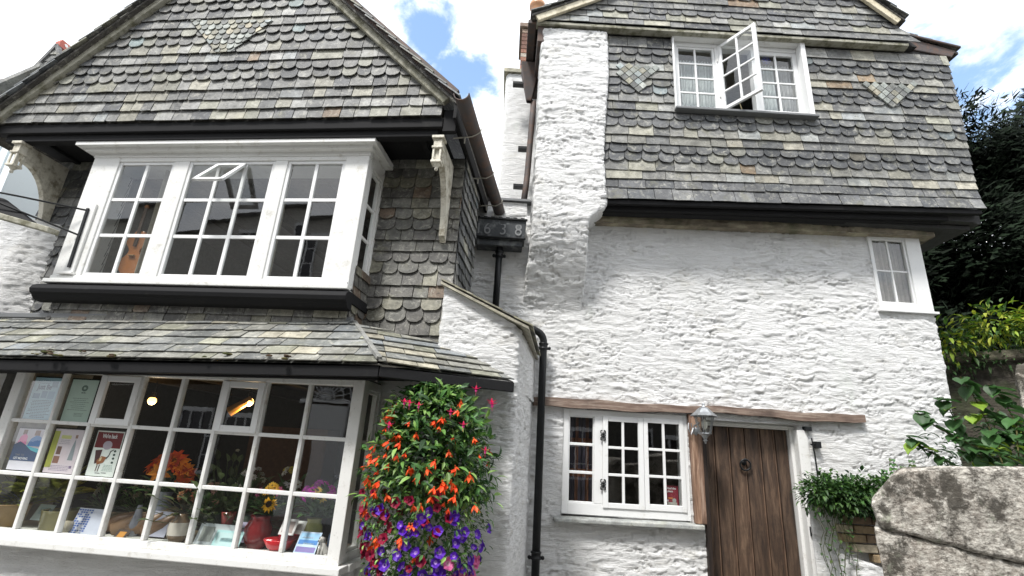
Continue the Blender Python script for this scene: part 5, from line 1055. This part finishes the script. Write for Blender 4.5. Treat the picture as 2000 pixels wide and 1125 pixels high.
bouquet(a, 3.62, SH+.22, 22, .12, 1, [(.8, .03, .62), (.7, .05, .6), (.6, .06, .5), (.8, .6, .15)], (.5, .35, .1), 'magenta bouquet in the right-hand shop pane', up=.13, nl=50, hr=.03, seed=10, pet=10)
for (px, v, zz, n_, cols_, lab, sd_) in ((25, 3.68, .2, 6, [(.5, .5, .45)], 'pale dried flower bunch above the wicker basket', 31), (205, 3.78, .12, 7, [(.3, .28, .26), (.4, .38, .3)], 'grey dried seedheads behind the driftwood', 32), (275, 3.8, .1, 6, [(.35, .3, .2)], 'brownish dried stems left of the painted vase', 33),
      (400, 3.68, .12, 8, [(.45, .25, .2), (.5, .3, .2)], 'dusky pink bunch between painted vase and leafy plant', 34), (478, 3.72, .22, 9, [(.75, .73, .7), (.6, .6, .5)], 'small white daisies between the leafy plant and sunflower bouquet', 35), (560, 3.74, .25, 8, [(.75, .6, .1), (.7, .7, .65)], 'yellow and cream blooms behind the red bowls', 36), (640, 3.68, .2, 7, [(.35, .32, .42), (.3, .3, .38)], 'grey-lilac flowers at the right end of the display', 37)):
    bouquet(spot(px, 1000, v)[0], v, SH+zz, n_, .1, 1, cols_, (.3, .25, .1), lab, up=.2, nl=60, hr=.03, seed=sd_, pet=8, lsize=.08)
vase(470, 3.66, [(0, 0), (.045, 0), (.06, .06), (.05, .16), (.04, .18)], (.1, .13, .1), 'dark green glass vase left of the red vase'); vase(655, 3.55, [(0, 0), (.04, 0), (.055, .05), (.05, .12), (.03, .15)], (.04, .06, .1), 'dark blue jug beside the corner post', name='jug', cat='jug'); vase(255, 3.6, [(0, 0), (.03, 0), (.04, .07), (.025, .14), (.015, .2)], (.25, .26, .3), 'slim grey bottle vase right of the driftwood')
# dog figurine
dg = empty('dog_figurine', FL.P(spot(628, 1075, 3.47)[0], 3.47, SH), 'small pale spotted dog figurine sitting at the right end of the display', 'figurine'); f = MB(); a = spot(628, 1075, 3.47)[0]
P_ = lambda x, y, z: FL.P(a+x, 3.48+y, SH+z); dc = (.5, .47, .44)
f.tube([P_(.015, .02, .0), P_(.012, .015, .03), P_(0, 0, .06), P_(-.006, -.008, .085)], [.03, .03, .02, .015], 10, c=dc); f.sphere(P_(-.008, -.012, .1), .018, dc); f.tube([P_(-.01, -.02, .1), P_(-.014, -.04, .094)], [.011, .008], 8, c=dc)
for sx in (-1, 1): f.tube([P_(sx*.012-.006, -.01, .065), P_(sx*.012-.008, -.022, .0)], [.008, .006], 7, c=dc); f.tube([P_(sx*.014-.008, -.006, .112), P_(sx*.022-.008, -.004, .09)], [.007, .004], 6, c=(.1, .08, .07)); f.tube([P_(sx*.022+.01, .02, .015), P_(sx*.022+.004, -.015, .006)], [.014, .008], 7, c=dc)
f.tube([P_(.03, .04, .01), P_(.05, .03, .03)], [.006, .003], 6, c=dc); f.build('body', M['glaze'], dg, smooth_=True)
f = MB(); f.sphere(P_(-.014, -.0485, .096), .004, (.02, .02, .02)); [f.sphere(P_(sx*.007-.01, -.0275, .106), .0025, (.02, .02, .02)) for sx in (-1, 1)]; f.build('face', M['glaze'], dg)
# lamps hanging in the shop
for (px, py, v, lab) in ((297, 783, 4.6, 'small warm bulb glowing deep in the shop, seen through the fourth top pane'), (487, 785, 4.4, 'warm spot lamp glowing behind the second vent light')):
    a, z = at(px, py, FL, v); o = empty('pendant_lamp', FL.P(a, v, z), lab, 'lamp'); f = MB(); f.sphere(FL.P(a, v, z), .038); f.build('bulb', M['bulb'], o, smooth_=True)
    f = MB(); f.tube([FL.P(a, v, z+.03), FL.P(a, v, 2.03)], .006, 6, c=(.03, .03, .03)); f.lathe(FL.P(a, v, z+.02), [(.02, 0), (.022, .06), (0, .07)], 10, c=(.05, .04, .03)); f.build('flex', M['thing'], o)
    ld = bpy.data.lights.new('lamp_light', 'POINT'); ld.energy = 3.0; ld.color = (1, .72, .42); ld.shadow_soft_size = .05; lo = bpy.data.objects.new('lamp_light', ld); link(lo, FL.P(a, v, z-.08), o)
    if px == 487: f = MB(); f.tube([FL.P(a+.02, v, z+.03), FL.P(a-.14, v-.05, z-.1)], [.03, .045], 10, c=(.6, .28, .05)); f.build('lamp_arm', M['thing'], o)
# carved bird-like instrument and curtain upstairs
vi = empty('violin', FL.P(spot(250, 530, 3.75)[0], 3.75, 2.72), 'orange-brown violin standing in the left light of the upper bay window', 'violin')
a, c0_ = spot(247, 535, 3.72); c1_ = spot(275, 405, 3.72)[1]; H_ = c1_-c0_
def outl(t): return .5*(.20*math.exp(-((t-.14)/.13)**2)+.155*math.exp(-((t-.47)/.1)**2)+.06)
pts = [(t, outl(t)) for t in np.linspace(0.0, .62, 18)]
f = MB(); f.prism([FL.P(a-wd_, 3.72, c0_+t*H_*1.02) for t, wd_ in pts]+[FL.P(a+wd_, 3.72, c0_+t*H_*1.02) for t, wd_ in reversed(pts)], FL.ey*.04, c=(.32, .12, .035)); f.build('body', M['glaze'], vi, bevel=.006)
f = MB(); f.box(FL, a-.013, a+.013, 3.705, 3.72, c0_+.4*H_, c0_+.98*H_, c=(.05, .03, .02)); f.sphere(FL.P(a, 3.715, c0_+H_), .02, (.25, .1, .03)); f.box(FL, a-.03, a+.03, 3.7, 3.72, c0_+.26*H_, c0_+.27*H_, c=(.3, .2, .1)); f.build('neck', M['glaze'], vi)
for (a0_, a1_, sd_) in ((-3.62, -3.5, 1), (-2.56, -2.45, 2)):
    tag(curtain(FL, a0_-.05, a1_+.02, VB+.12, 2.7, 3.8, (.34, .32, .27), 4, seed=sd_).build('curtain', M['cloth'], smooth_=True), ('narrow beige curtain' if sd_ == 1 else 'narrow grey-beige curtain') + (' between left and middle lights of the upper bay' if sd_ == 1 else ' between middle and right lights of the upper bay'), 'curtain')
# curtains of the right cottage
def plaid(t, s_): return (.14, .065, .04) if (int(t*9) % 3 == 0) else ((.05, .045, .06) if int(s_*12) % 4 else (.16, .07, .04))
tag(curtain(FR, .61, .9, YW+.12, 1.1, 1.95, None, 7, .014, seed=4, stripes=plaid).build('curtain', M['cloth'], smooth_=True), 'dark brown plaid curtain in the left light beside the door', 'curtain')
for i, (a0_, a1_, nf, lab) in enumerate([(1.77, 2.24, 13, 'white net curtain filling the left light of the top window'), (2.68, 2.96, 8, 'white net curtain, left half of the right light of the top window'), (2.98, 3.2, 6, 'greyer net curtain at the right edge of the top window')]):
    tag(curtain(FR, a0_, a1_, YJ+.12, 5.3, 6.13, (.62, .66, .66) if i < 2 else (.52, .52, .52), nf, .014, seed=10+i).build('curtain', M['cloth'], smooth_=True), lab, 'curtain')
tag(curtain(FR, 3.87, 4.35, YW+.12, 3.25, 4.05, (.5, .46, .42), 9, .016, seed=20).build('curtain', M['cloth'], smooth_=True), 'grey-beige net curtain in the small right-hand window', 'curtain')
ro = MB(); p = Vector((2.86, YJ+.075, 6.17)); 
for k in range(6): a = 6.2832*k/6; ro.tube([p+Vector((.03*math.cos(a)+.022*math.cos(t), 0, .03*math.sin(a)+.022*math.sin(t))) for t in np.linspace(0, 6.28, 10)], .004, 5, c=(.04, .05, .22))
ro.sphere(p, .014, (.05, .05, .3), sc=(1, .3, 1)); tag(ro.build('suncatcher', M['thing']), 'small blue rosette hanging in the top right window pane', 'ornament')

# ================================================================== HANGING BASKET
HB = empty('hanging_basket', FL.P(-.86, 3.36, .8), 'overflowing hanging basket of orange, red and violet flowers under the pentice eave', 'hanging basket')
rs = random.Random(77); Cx = FL.P(-.87, 3.38, 0)
def env(z):   # radius of the mass by height
    t = (z-.62)/(1.93-.62)
    if t < 0: return .03
    return .385*math.sin(math.pi*min(1, max(0, .12+.74*t)))**.62*(1 if t < .9 else max(.3, 1-(t-.9)*3.2))
lf = MB(); base = [(.04, .11, .026), (.06, .16, .036), (.11, .24, .045), (.025, .07, .02), (.2, .34, .08)]
for k in range(6500):
    z = rs.uniform(.6, 1.95); R_ = env(z)*(1+.16*math.sin(z*23+1)*math.sin(k)); an = rs.uniform(0, 6.2832); rr = R_*rs.uniform(.45, 1.06); p = Cx+Vector((math.cos(an)*rr, math.sin(an)*rr*.8, z))
    o = Vector((math.cos(an), math.sin(an)*.8, 0)); d = o*rs.uniform(.3, 1)+Vector((rs.gauss(0, .45), rs.gauss(0, .45), rs.uniform(-.9, .5) if z < 1.5 else rs.uniform(-.4, .9)))
    c = rs.choice(base); g_ = rs.uniform(.6, 1.35); big = z > 1.25; L_ = rs.uniform(.045, .09) if big else rs.uniform(.02, .045)
    lf.leaf(p, d, o+Vector((0, 0, 1)), L_, L_*(.4 if big else .55), tuple(x*g_ for x in c), droop=.35)
for k in range(60):
    z = rs.uniform(.75, 1.9); an = rs.uniform(0, 6.28); R_ = env(z); p = Cx+Vector((math.cos(an)*R_*.8, math.sin(an)*R_*.7, z)); q = p+Vector((math.cos(an)*.1, math.sin(an)*.1, rs.uniform(-.1, .12))); lf.tube([p, (p+q)/2+Vector((0, 0, .02)), q], .002, 4, c=(.1, .12, .04))
    for j in range(4): lf.leaf(p.lerp(q, .4+.2*j), Vector((rs.gauss(0, 1), rs.gauss(0, 1), rs.gauss(0, .5))), (0, 0, 1), .045, .018, tuple(x*1.1 for x in rs.choice(base)))
lf.build('foliage', M['leaf'], HB)
def begonia():
    f = MB(); c = (.95, .115, .03)
    for k in range(5): a = 1.2566*k; f.leaf((0, 0, 0), (math.cos(a)*.35, math.sin(a)*.35, -1), (math.cos(a), math.sin(a), .4), .06, .026, tuple(x*rs.uniform(.8, 1.15) for x in c), droop=-.25)
    f.sphere((0, 0, .003), .008, (.6, .12, .03), n=6, k=4); return f
def petunia(c, c2):
    f = MB(); n = 10; vs_ = [(0, 0, -.012)]; 
    for k in range(n): a = 6.2832*k/n; r_ = .034 if k % 2 == 0 else .029; vs_ += [(math.cos(a)*.012, math.sin(a)*.012, .0), (math.cos(a)*r_, math.sin(a)*r_, .008+.004*(k % 2))]
    for k in range(n):
        a0_, a1_ = 1+2*k, 1+2*((k+1) % n); f.mesh([vs_[0], vs_[a0_], vs_[a1_]], [(0, 1, 2)], c2); f.mesh([vs_[a0_], vs_[a0_+1], vs_[a1_+1], vs_[a1_]], [(0, 1, 2, 3)], c)
    return f
def fuchsia():
    f = MB(); f.tube([(0, 0, .05), (0, 0, .025)], .0015, 4, c=(.2, .1, .05)); f.tube([(0, 0, .025), (0, 0, 0)], [.004, .008], 7, c=(.75, .02, .12))
    for k in range(4): a = 1.57*k; f.leaf((0, 0, 0), (math.cos(a), math.sin(a), .15), (0, 0, 1), .04, .016, (.85, .03, .16), droop=-.3)
    for k in range(4): a = 1.57*k+.7; f.leaf((0, 0, 0), (math.cos(a)*.3, math.sin(a)*.3, -1), (math.cos(a), math.sin(a), 0), .022, .018, (.75, .1, .4))
    f.tube([(0, 0, 0), (0, 0, -.045)], .0012, 4, c=(.8, .1, .2)); return f
protos = {}
def bloom(kind, mk, p, d, s_=1.0):
    if kind not in protos:
        o = mk().build(kind, M['petal'], HB); me = o.data; c = WLOC[o.name]
        for v in me.vertices: v.co = v.co + c     # back to the flower's own origin
        protos[kind] = me
    else: o = bpy.data.objects.new(kind, protos[kind]); col.objects.link(o); o.parent = HB
    o.location = p-WLOC[HB.name]; o.rotation_euler = Vector(d).to_track_quat('Z', 'Y').to_euler(); o.scale = (s_, s_, s_)
def surf(an, z, k=1.03): R_ = env(z)*k; return Cx+Vector((math.sin(an)*R_, -math.cos(an)*R_*.8, z)), Vector((math.sin(an), -math.cos(an), 0))
for k in range(84):
    z = rs.gauss(1.46, .24); z = min(1.86, max(.95, z)); an = rs.gauss(-.3, .9); p, o = surf(an, z, rs.uniform(.95, 1.12)); d = -o*.25+Vector((rs.gauss(0, .25), rs.gauss(0, .25), 1)) ; bloom('begonia_bloom', begonia, p, d, rs.uniform(.5, 1.05))
for k in range(92):
    z = .6+.62*rs.random(); an = rs.gauss(.25, .95); p, o = surf(an, z, 1.06); bloom('violet_petunia', lambda: petunia((.1, .016, .42), (.4, .25, .62)), p, o+Vector((rs.gauss(0, .35), rs.gauss(0, .35), rs.uniform(-.2, .6))), rs.uniform(.65, 1.1))
for k in range(60):
    z = rs.uniform(.66, 1.3); an = rs.gauss(-.9, .65); p, o = surf(an, z, 1.07); bloom('crimson_petunia', lambda: petunia((.25, .005, .035), (.1, .0, .02)), p, o+Vector((rs.gauss(0, .35), rs.gauss(0, .35), rs.uniform(-.2, .5))), rs.uniform(.6, 1.1))
for k in range(16):
    z = rs.uniform(.7, .95); an = rs.uniform(.5, 1.4); p, o = surf(an, z, 1.07); bloom('pink_petunia', lambda: petunia((.6, .12, .3), (.7, .4, .5)), p, o+Vector((0, 0, rs.uniform(-.2, .5))), rs.uniform(.8, 1.2))
for (px, py) in [(800, 788), (818, 792), (790, 785), (905, 830), (960, 785), (962, 790), (880, 805), (760, 830), (930, 760), (948, 880)]:
    a, z = at(px, py, FL, 3.08); bloom('fuchsia_bloom', fuchsia, FL.P(a, 3.08, z), (0, 0, 1), .85)
top = FL.P(-.87, 3.38, 2.0)
f = MB()
for i in range(9):
    c = top+Vector((0, 0, -.02*i)); an = 1.57*(i % 2); f.tube([c+Vector((math.cos(an)*.008*math.cos(t), math.sin(an)*.008*math.cos(t), .014*math.sin(t))) for t in np.linspace(0, 6.28, 9)], .0022, 5, cap=False)
for sx in (-1, 0, 1): f.tube([top+Vector((0, 0, -.17)), top+Vector((sx*.16, -.05 if sx else .14, -.5))], .003, 5)
f.build('chain', M['silver'], HB)
f = MB(); f.lathe((Cx.x, Cx.y, 1.2), [(0, 0), (.12, .05), (.19, .18), (.2, .24)], 18, c=(.06, .04, .02)); f.build('basket', M['matte'], HB)

# ================================================================== RIGHT SIDE: garden walls, granite, plants
gw0, gw1 = Vector((4.75, 5.6)), Vector((5.6, 4.9))
GWo = empty('garden_wall', (5.2, 5.3, 0), 'dark mossy rubble garden wall with a stone coping right of the cottage', 'wall')
mb = sweep_wall([(4.5, 5.85), (7.6, 3.4)], 0, 2.79, .022, seed=33, amp=1.6, round_=1, rub=lambda x, z, s, amp: rubble(x, z, s, cw=.3, ch=.08, amp=amp)); mb.build('rubble_face', M['rubble'], GWo, smooth_=True)
f = MB(); d_ = Vector((3.1, -2.45, 0)).normalized(); n_ = Vector((d_.y, -d_.x, 0)); o_ = Vector((4.6, 5.8, 2.80))
for k in range(6): a_, b_ = o_+d_*(k*.66+.01), o_+d_*(k*.66+.64); f.hexa([a_+n_*.08, b_+n_*.08, b_-n_*.45, a_-n_*.45, a_+n_*.08+Vector((0, 0, .1)), b_+n_*.08+Vector((0, 0, .11)), b_-n_*.45+Vector((0, 0, .12)), a_-n_*.45+Vector((0, 0, .12))], (.9, .9, .9))
f.build('coping', M['stonewall'], GWo, bevel=.02)

def rock(name, outline, depth, y0, voxel, amp, seed, parent=None, mat='granite', bev=.02, slant=.75):
    """stone block: an outline in x/z pushed back in y, chamfered, remeshed and weathered"""
    bm = bmesh.new(); vs_ = [bm.verts.new((x, y0, z)) for x, z in outline]; fc = bm.faces.new(vs_)
    r_ = bmesh.ops.extrude_face_region(bm, geom=[fc]); bmesh.ops.translate(bm, vec=(depth*slant, depth, 0), verts=[e for e in r_['geom'] if isinstance(e, bmesh.types.BMVert)])
    bmesh.ops.recalc_face_normals(bm, faces=bm.faces); bmesh.ops.bevel(bm, geom=bm.edges[:], offset=bev, segments=2, affect='EDGES')
    me = bpy.data.meshes.new(name+'_t'); bm.to_mesh(me); bm.free(); tmp = bpy.data.objects.new(name+'_t', me); col.objects.link(tmp)
    rmz = tmp.modifiers.new('r', 'REMESH'); rmz.mode = 'VOXEL'; rmz.voxel_size = voxel; bpy.context.view_layer.update()
    m2 = bpy.data.meshes.new_from_object(tmp.evaluated_get(bpy.context.evaluated_depsgraph_get())); bpy.data.objects.remove(tmp)
    n = len(m2.vertices); co = np.empty(n*3); m2.vertices.foreach_get('co', co); co = co.reshape(-1, 3); nn = np.empty(n*3); m2.vertex_normals.foreach_get('vector', nn); nn = nn.reshape(-1, 3)
    x, y, z = co.T; h = (fbm(x*9+y*5, z*9-y*4, seed, 5)-.5)*amp*1.6+(fbm(x*60+y*33, z*60-y*21, seed+4, 3)-.45)*amp*.45+(fbm(x*2.5+y, z*2.5, seed+8, 2)-.4)*amp*1.5
    co = co+nn*h[:, None]; o = co.mean(0); o[2] = co[:, 2].min(); m2.vertices.foreach_set('co', (co-o).ravel()); m2.polygons.foreach_set('use_smooth', [True]*len(m2.polygons)); m2.materials.clear(); m2.materials.append(M[mat]); m2.name = name
    ob = bpy.data.objects.new(name, m2); link(ob, Vector(o), parent); return ob
gr = rock('granite_coping', [(1.40, 1.385), (1.378, 1.455), (1.515, 1.583), (2.7, 1.66), (2.7, 1.17), (1.88, 1.285), (1.405, 1.37)], .5, 2.0, .007, .012, 3, bev=.008)
tag(gr, 'large rough granite coping stone with a chamfered left end in the right foreground', 'stone')
gr = rock('granite_block', [(1.40, 0), (1.40, 1.0), (1.385, 1.375), (1.88, 1.285), (2.7, 1.175), (2.7, 0)], .48, 2.008, .009, .013, 9, bev=.008)
tag(gr, 'lichened granite block directly beneath the chamfered coping stone', 'stone')
gr = rock('granite_post', [(3.07, 0), (3.06, 1.9), (3.075, 2.15), (3.12, 2.26), (3.4, 2.3), (3.4, 0)], .35, 3.0, .014, .02, 12, slant=1.1)
tag(gr, 'upright granite post at the right edge of the picture above the coping stone', 'stone')

PW = empty('planter_wall', (2.75, 4.3, 0), 'low half-whitewashed brick planter wall right of the door, topped with greenery', 'wall')
mb = sweep_wall([(2.95, 4.98), (2.47, 4.30), (3.6, 4.24)], 0, 1.36, .016, seed=44, amp=1.0, round_=4); mb.build('limewashed_face', M['wash'], PW, smooth_=True)
f = MB(); rs = random.Random(12)
for k in range(8):
    z = .86+k*.066; x = 2.60+k*(-.003)-(.1 if k % 2 else 0)
    while x < 3.3:
        x1_ = x+rs.uniform(.13, .22)
        if x1_ > 2.70 and z+.05 > 1.07-(x-2.66)*.74 and z < 1.25: f.box(FR, max(x, 2.655), x1_-.012, 4.212+rs.uniform(-.006, .006), 4.3, z, z+.055, c=rs.choice([(.26, .19, .11), (.33, .24, .14), (.2, .14, .09), (.42, .36, .26)]))
        x = x1_
f.build('brick', M['brick'], PW, bevel=.005)
f = MB(); f.prism([(2.5, 4.32, 1.3), (3.6, 4.28, 1.3), (3.6, 4.95, 1.3), (2.95, 4.95, 1.3)], (0, 0, .05), c=(.08, .06, .04)); f.build('soil', M['matte'], PW)
f = MB(); f.hexa([Vector(p) for p in [(2.25, 3.3, 0), (3.6, 3.1, 0), (3.6, 4.24, 0), (2.4, 4.26, 0), (2.45, 3.5, .62), (3.6, 3.2, .5), (3.6, 4.22, .85), (2.5, 4.24, 1.05)]]); 
mb = sweep_wall([(2.62, 4.25), (2.85, 4.0), (3.6, 3.7)], 0, lambda s_: .98-.2*s_, .02, seed=46, amp=1.2, round_=5); mb.build('sloping_render', M['wash'], PW, smooth_=True)

def shrub(name, pts, n, L_, pal, label, cat, seed, wr=.45, spread=.12, droop=.35, stems=None, outd=None):
    r_ = random.Random(seed); root = empty(name, Vector(pts[0][:3]), label, cat); lf = MB()
    for k in range(n):
        c_, R_ = r_.choice([(Vector(p[:3]), p[3]) for p in pts]); d = Vector((r_.gauss(0, 1), r_.gauss(0, 1), r_.gauss(0, .7))).normalized(); p = c_+d*R_*r_.uniform(.35, 1.1)
        g_ = r_.uniform(.55, 1.4); c = tuple(x*g_ for x in r_.choice(pal)); l_ = L_*r_.uniform(.6, 1.25)
        lf.leaf(p, d+Vector((r_.gauss(0, .6), r_.gauss(0, .6), r_.gauss(0, .5))), (0, 0, 1), l_, l_*wr, c, droop=droop)
    lf.build('foliage', M['leaf'], root)
    if stems:
        f = MB()
        for s_ in stems: f.tube(s_, [.006]*(len(s_)-1)+[.002], 5, c=(.09, .07, .03))
        f.build('stem', M['leaf'], root)
    return root
GP = [(.025, .07, .018), (.045, .11, .025), (.07, .15, .03)]
shrub('trailing_plant', [(2.5+.085*k, 4.2+.02*math.sin(k*3), 1.40+.03*math.sin(k*2), .15) for k in range(14)], 7600, .046, GP, 'dense green trailing plant spilling over the planter wall beside the door', 'plant', 5, .5)
ro_ = random.Random(4); iv = empty('ivy', (2.5, 4.15, .7), 'thin ivy strands hanging down the white planter wall beside the door frame', 'ivy'); f = MB(); lf = MB()
for k in range(13):
    x = 2.44+k*.02; z = 1.42; pts = []; L_ = ro_.uniform(.4, .95)
    for i in range(12): pts.append(Vector((x+.02*math.sin(i*1.3+k), 4.13+.012*math.sin(i*2+k), z-L_*i/11)))
    f.tube(pts, .0022, 4, c=(.09, .1, .04))
    for i in range(2, 12):
        if ro_.random() < .75: lf.leaf(pts[i], (ro_.gauss(0, 1), -.6, ro_.gauss(0, .5)), (0, -.3, 1), ro_.uniform(.025, .04), .024, tuple(v*ro_.uniform(.7, 1.4) for v in (.04, .1, .02)))
f.build('stem', M['leaf'], iv); lf.build('leaves', M['leaf'], iv)
gt_ = empty('grass_tuft', (2.75, 4.25, 1.4), 'bright green grassy tuft among the planter greenery', 'grass tuft'); f = MB()
for k in range(150):
    x = 2.78+ro_.gauss(0, .09); y = 4.2+ro_.uniform(-.03, .06); d = Vector((ro_.gauss(0, .5), -.3+ro_.gauss(0, .2), ro_.uniform(.1, 1))); f.leaf((x, y, 1.4+ro_.uniform(-.03, .03)), d, (0, -1, 0), ro_.uniform(.07, .14), .007, tuple(v*ro_.uniform(.7, 1.4) for v in (.08, .2, .03)), droop=.7)
f.build('blade', M['leaf'], gt_)
# tall weedy sprig and dried stems against the wall
sp2 = empty('nettle', (3.2, 4.25, 1.4), 'upright nettle-like stem rising from the planter against the white wall', 'plant'); f = MB(); lf = MB()
for (x, h_) in ((3.18, .3), (3.26, .24), (3.1, .2), (3.34, .3), (2.62, .14)):
    f.tube([(x, 4.3, 1.38), (x+.02, 4.28, 1.38+h_)], .0025, 5, c=(.08, .16, .04))
    for i in range(9):
        z = 1.42+h_*i/9
        for k in range(4): a = 1.57*k+i*.8; lf.leaf((x+.01, 4.28, z), (math.cos(a), math.sin(a), -.35), (0, -.6, 1), .07*(1.2-i/10), .04, tuple(v*ro_.uniform(.7, 1.4) for v in (.06, .15, .03)), droop=.4)
f.build('stem', M['leaf'], sp2); lf.build('leaves', M['leaf'], sp2)
# broad-leaved plant between granite and wall
kn = empty('knotweed', (2.9, 3.4, 1.3), 'broad-leaved plant with large heart-shaped leaves behind the granite coping', 'plant'); f = MB(); lf = MB()
def bigleaf(p, d, L_, c):
    p = Vector(p); d = Vector(d).normalized(); r_ = d.cross(Vector((0, 0, 1)));  r_.normalize(); u = r_.cross(d)
    rows_ = [(0, .0), (-.08, .28), (.12, .44), (.38, .46), (.62, .33), (.82, .15), (1, 0)]; vs_ = []; fs = []
    for t, w_ in rows_:
        for s_ in (-1, -.5, 0, .5, 1): vs_.append(p+d*L_*t+r_*L_*w_*s_*.95+u*(L_*(.10*abs(s_)+.02*math.sin(t*14+s_*4))-L_*.3*max(t, 0)**2))
    for i in range(6):
        for j in range(4): fs.append((i*5+j, i*5+j+1, (i+1)*5+j+1, (i+1)*5+j))
    lf.mesh(vs_, fs, c)
sprigs = [[(1990, 900, 2.9), (1900, 870, 3.0), (1830, 835, 3.1), (1785, 800, 3.15)], [(1950, 900, 3.2), (1880, 850, 3.3), (1855, 800, 3.3), (1830, 775, 3.3)], [(1960, 910, 3.0), (1930, 830, 3.1), (1900, 770, 3.1), (1875, 735, 3.1)],
          [(1990, 900, 2.8), (1985, 830, 2.9), (1960, 780, 3.0), (1930, 750, 3.0)], [(1880, 920, 3.2), (1830, 890, 3.3), (1790, 870, 3.3), (1770, 850, 3.3)], [(2030, 900, 2.8), (2000, 850, 2.9), (1985, 815, 3.0)], [(1920, 915, 3.2), (1915, 880, 3.2), (1895, 860, 3.2)], [(2010, 912, 3.3), (1990, 870, 3.4), (1960, 850, 3.4), (1920, 850, 3.4)], [(2010, 880, 3.5), (1970, 830, 3.5), (1930, 810, 3.5), (1890, 815, 3.5)], [(1930, 915, 3.3), (1905, 890, 3.3), (1870, 880, 3.3)], [(1960, 912, 3.2), (1950, 870, 3.3), (1940, 840, 3.4), (1950, 800, 3.4)]]
for s_ in sprigs:
    pts = []
    for (px, py, b) in s_: x, z = at(px, py, FR, b); pts.append(Vector((x, b, z)))
    f.tube(pts, [.004]*(len(pts)-1)+[.002], 6, c=(.1, .09, .03))
    for i in range(len(pts)-1):
        for t in (.05, .22, .38, .54, .7, .86):
            p = pts[i].lerp(pts[i+1], t); sd_ = 1 if ro_.random() < .5 else -1; g_ = ro_.uniform(.6, 1.25)
            c = (.045*g_, .12*g_, .03*g_) if ro_.random() < .85 else (.2, .32, .03)
            bigleaf(p, (sd_*ro_.uniform(.3, 1), ro_.uniform(-.9, -.1), ro_.uniform(-.75, .15)), ro_.uniform(.06, .11), c)
f.build('stem', M['leaf'], kn); lf.build('leaves', M['leaf'], kn, smooth_=True)
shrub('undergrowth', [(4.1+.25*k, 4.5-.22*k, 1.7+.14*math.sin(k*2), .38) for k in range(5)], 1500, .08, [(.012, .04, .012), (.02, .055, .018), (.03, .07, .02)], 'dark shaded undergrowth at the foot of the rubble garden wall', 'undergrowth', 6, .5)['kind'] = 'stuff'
# bright shrub on the garden wall
shrub('golden_shrub', [(5.0+.3*k, 5.5-.24*k, 3.02+.09*k+.1*math.sin(k*2.1), .27) for k in range(8)], 3000, .095, [(.14, .25, .02), (.24, .34, .03), (.08, .17, .03), (.38, .42, .04), (.05, .12, .02)], 'bright yellow-green shrub spilling over the coping of the garden wall', 'shrub', 7, .38, droop=.4)
shrub('fern', [(4.75+.15*k, 5.6-.1*k, 2.75+.02*k, .14) for k in range(6)], 500, .07, [(.03, .08, .02), (.05, .1, .03)], 'small dark ferns growing where the garden wall meets the cottage', 'fern', 8, .35)
# dark yew
yw = empty('yew_tree', (9.6, 9.5, 0), 'huge dark yew tree filling the gap right of the cottage', 'tree'); f = MB(); lf = MB(); r_ = random.Random(9)
f.tube([(9.6, 9.5, 0), (9.5, 9.6, 3), (9.8, 9.5, 6)], [.4, .32, .15], 12, c=(.06, .045, .035))
clumps = []
for k in range(330):
    x = r_.uniform(6.3, 14); topz = 8.9+.7*math.sin(x*1.7)+.35*math.sin(x*5.1+1)-(max(0, 8.9-x))*.45+max(0, x-10)*.3; z = r_.uniform(2.0, topz); y = 8.8+r_.uniform(-.6, 2.5); clumps.append((Vector((x, y, z)), r_.uniform(.35, .85)))
for k in range(26): x = 8.2+k*.22; clumps.append((Vector((x, 9+r_.uniform(-.5, .8), 8.8+.75*math.sin(x*1.7)+.35*math.sin(x*5.1+1)-(max(0, 8.9-x))*.45+max(0, x-10)*.3)), r_.uniform(.2, .4)))
for c_, R_ in clumps:
    for j in range(int(620*R_*R_/.36)):
        d = Vector((r_.gauss(0, 1), r_.gauss(0, 1), r_.gauss(0, 1))).normalized(); p = c_+d*R_*r_.uniform(.45, 1.05); g_ = r_.uniform(.4, 1.5)
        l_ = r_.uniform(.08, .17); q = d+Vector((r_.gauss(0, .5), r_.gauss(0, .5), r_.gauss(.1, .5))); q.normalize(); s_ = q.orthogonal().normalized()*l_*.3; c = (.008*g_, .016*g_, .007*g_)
        lf.face([p-s_, p+s_, p+q*l_+s_*.3, p+q*l_-s_*.3], c)
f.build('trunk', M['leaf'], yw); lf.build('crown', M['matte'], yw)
# bank behind that stops the eye beneath the tree
structure(sweep_wall([(5.6, 12.5), (18, 12.5)], 0, 7.0, .2, seed=3, amp=3, round_=0).build('hill', M['rubble']))

for o in col.objects:
    if o.parent is None:
        stem = o.name.split('.')[0]
        gname = {'poster': 'posters in the shop window', 'greeting_card': 'cards in the shop display', 'bouquet': 'bouquets in the shop display', 'vase': 'vases in the shop display', 'foliage_plant': 'potted foliage in the shop display', 'downpipe': 'rainwater pipes between the houses', 'curtain': 'curtains behind the windows', 'pendant_lamp': 'lit lamps in the shop', 'bowl': 'red bowls in the shop display'}.get(stem)
        if gname: o['group'] = gname
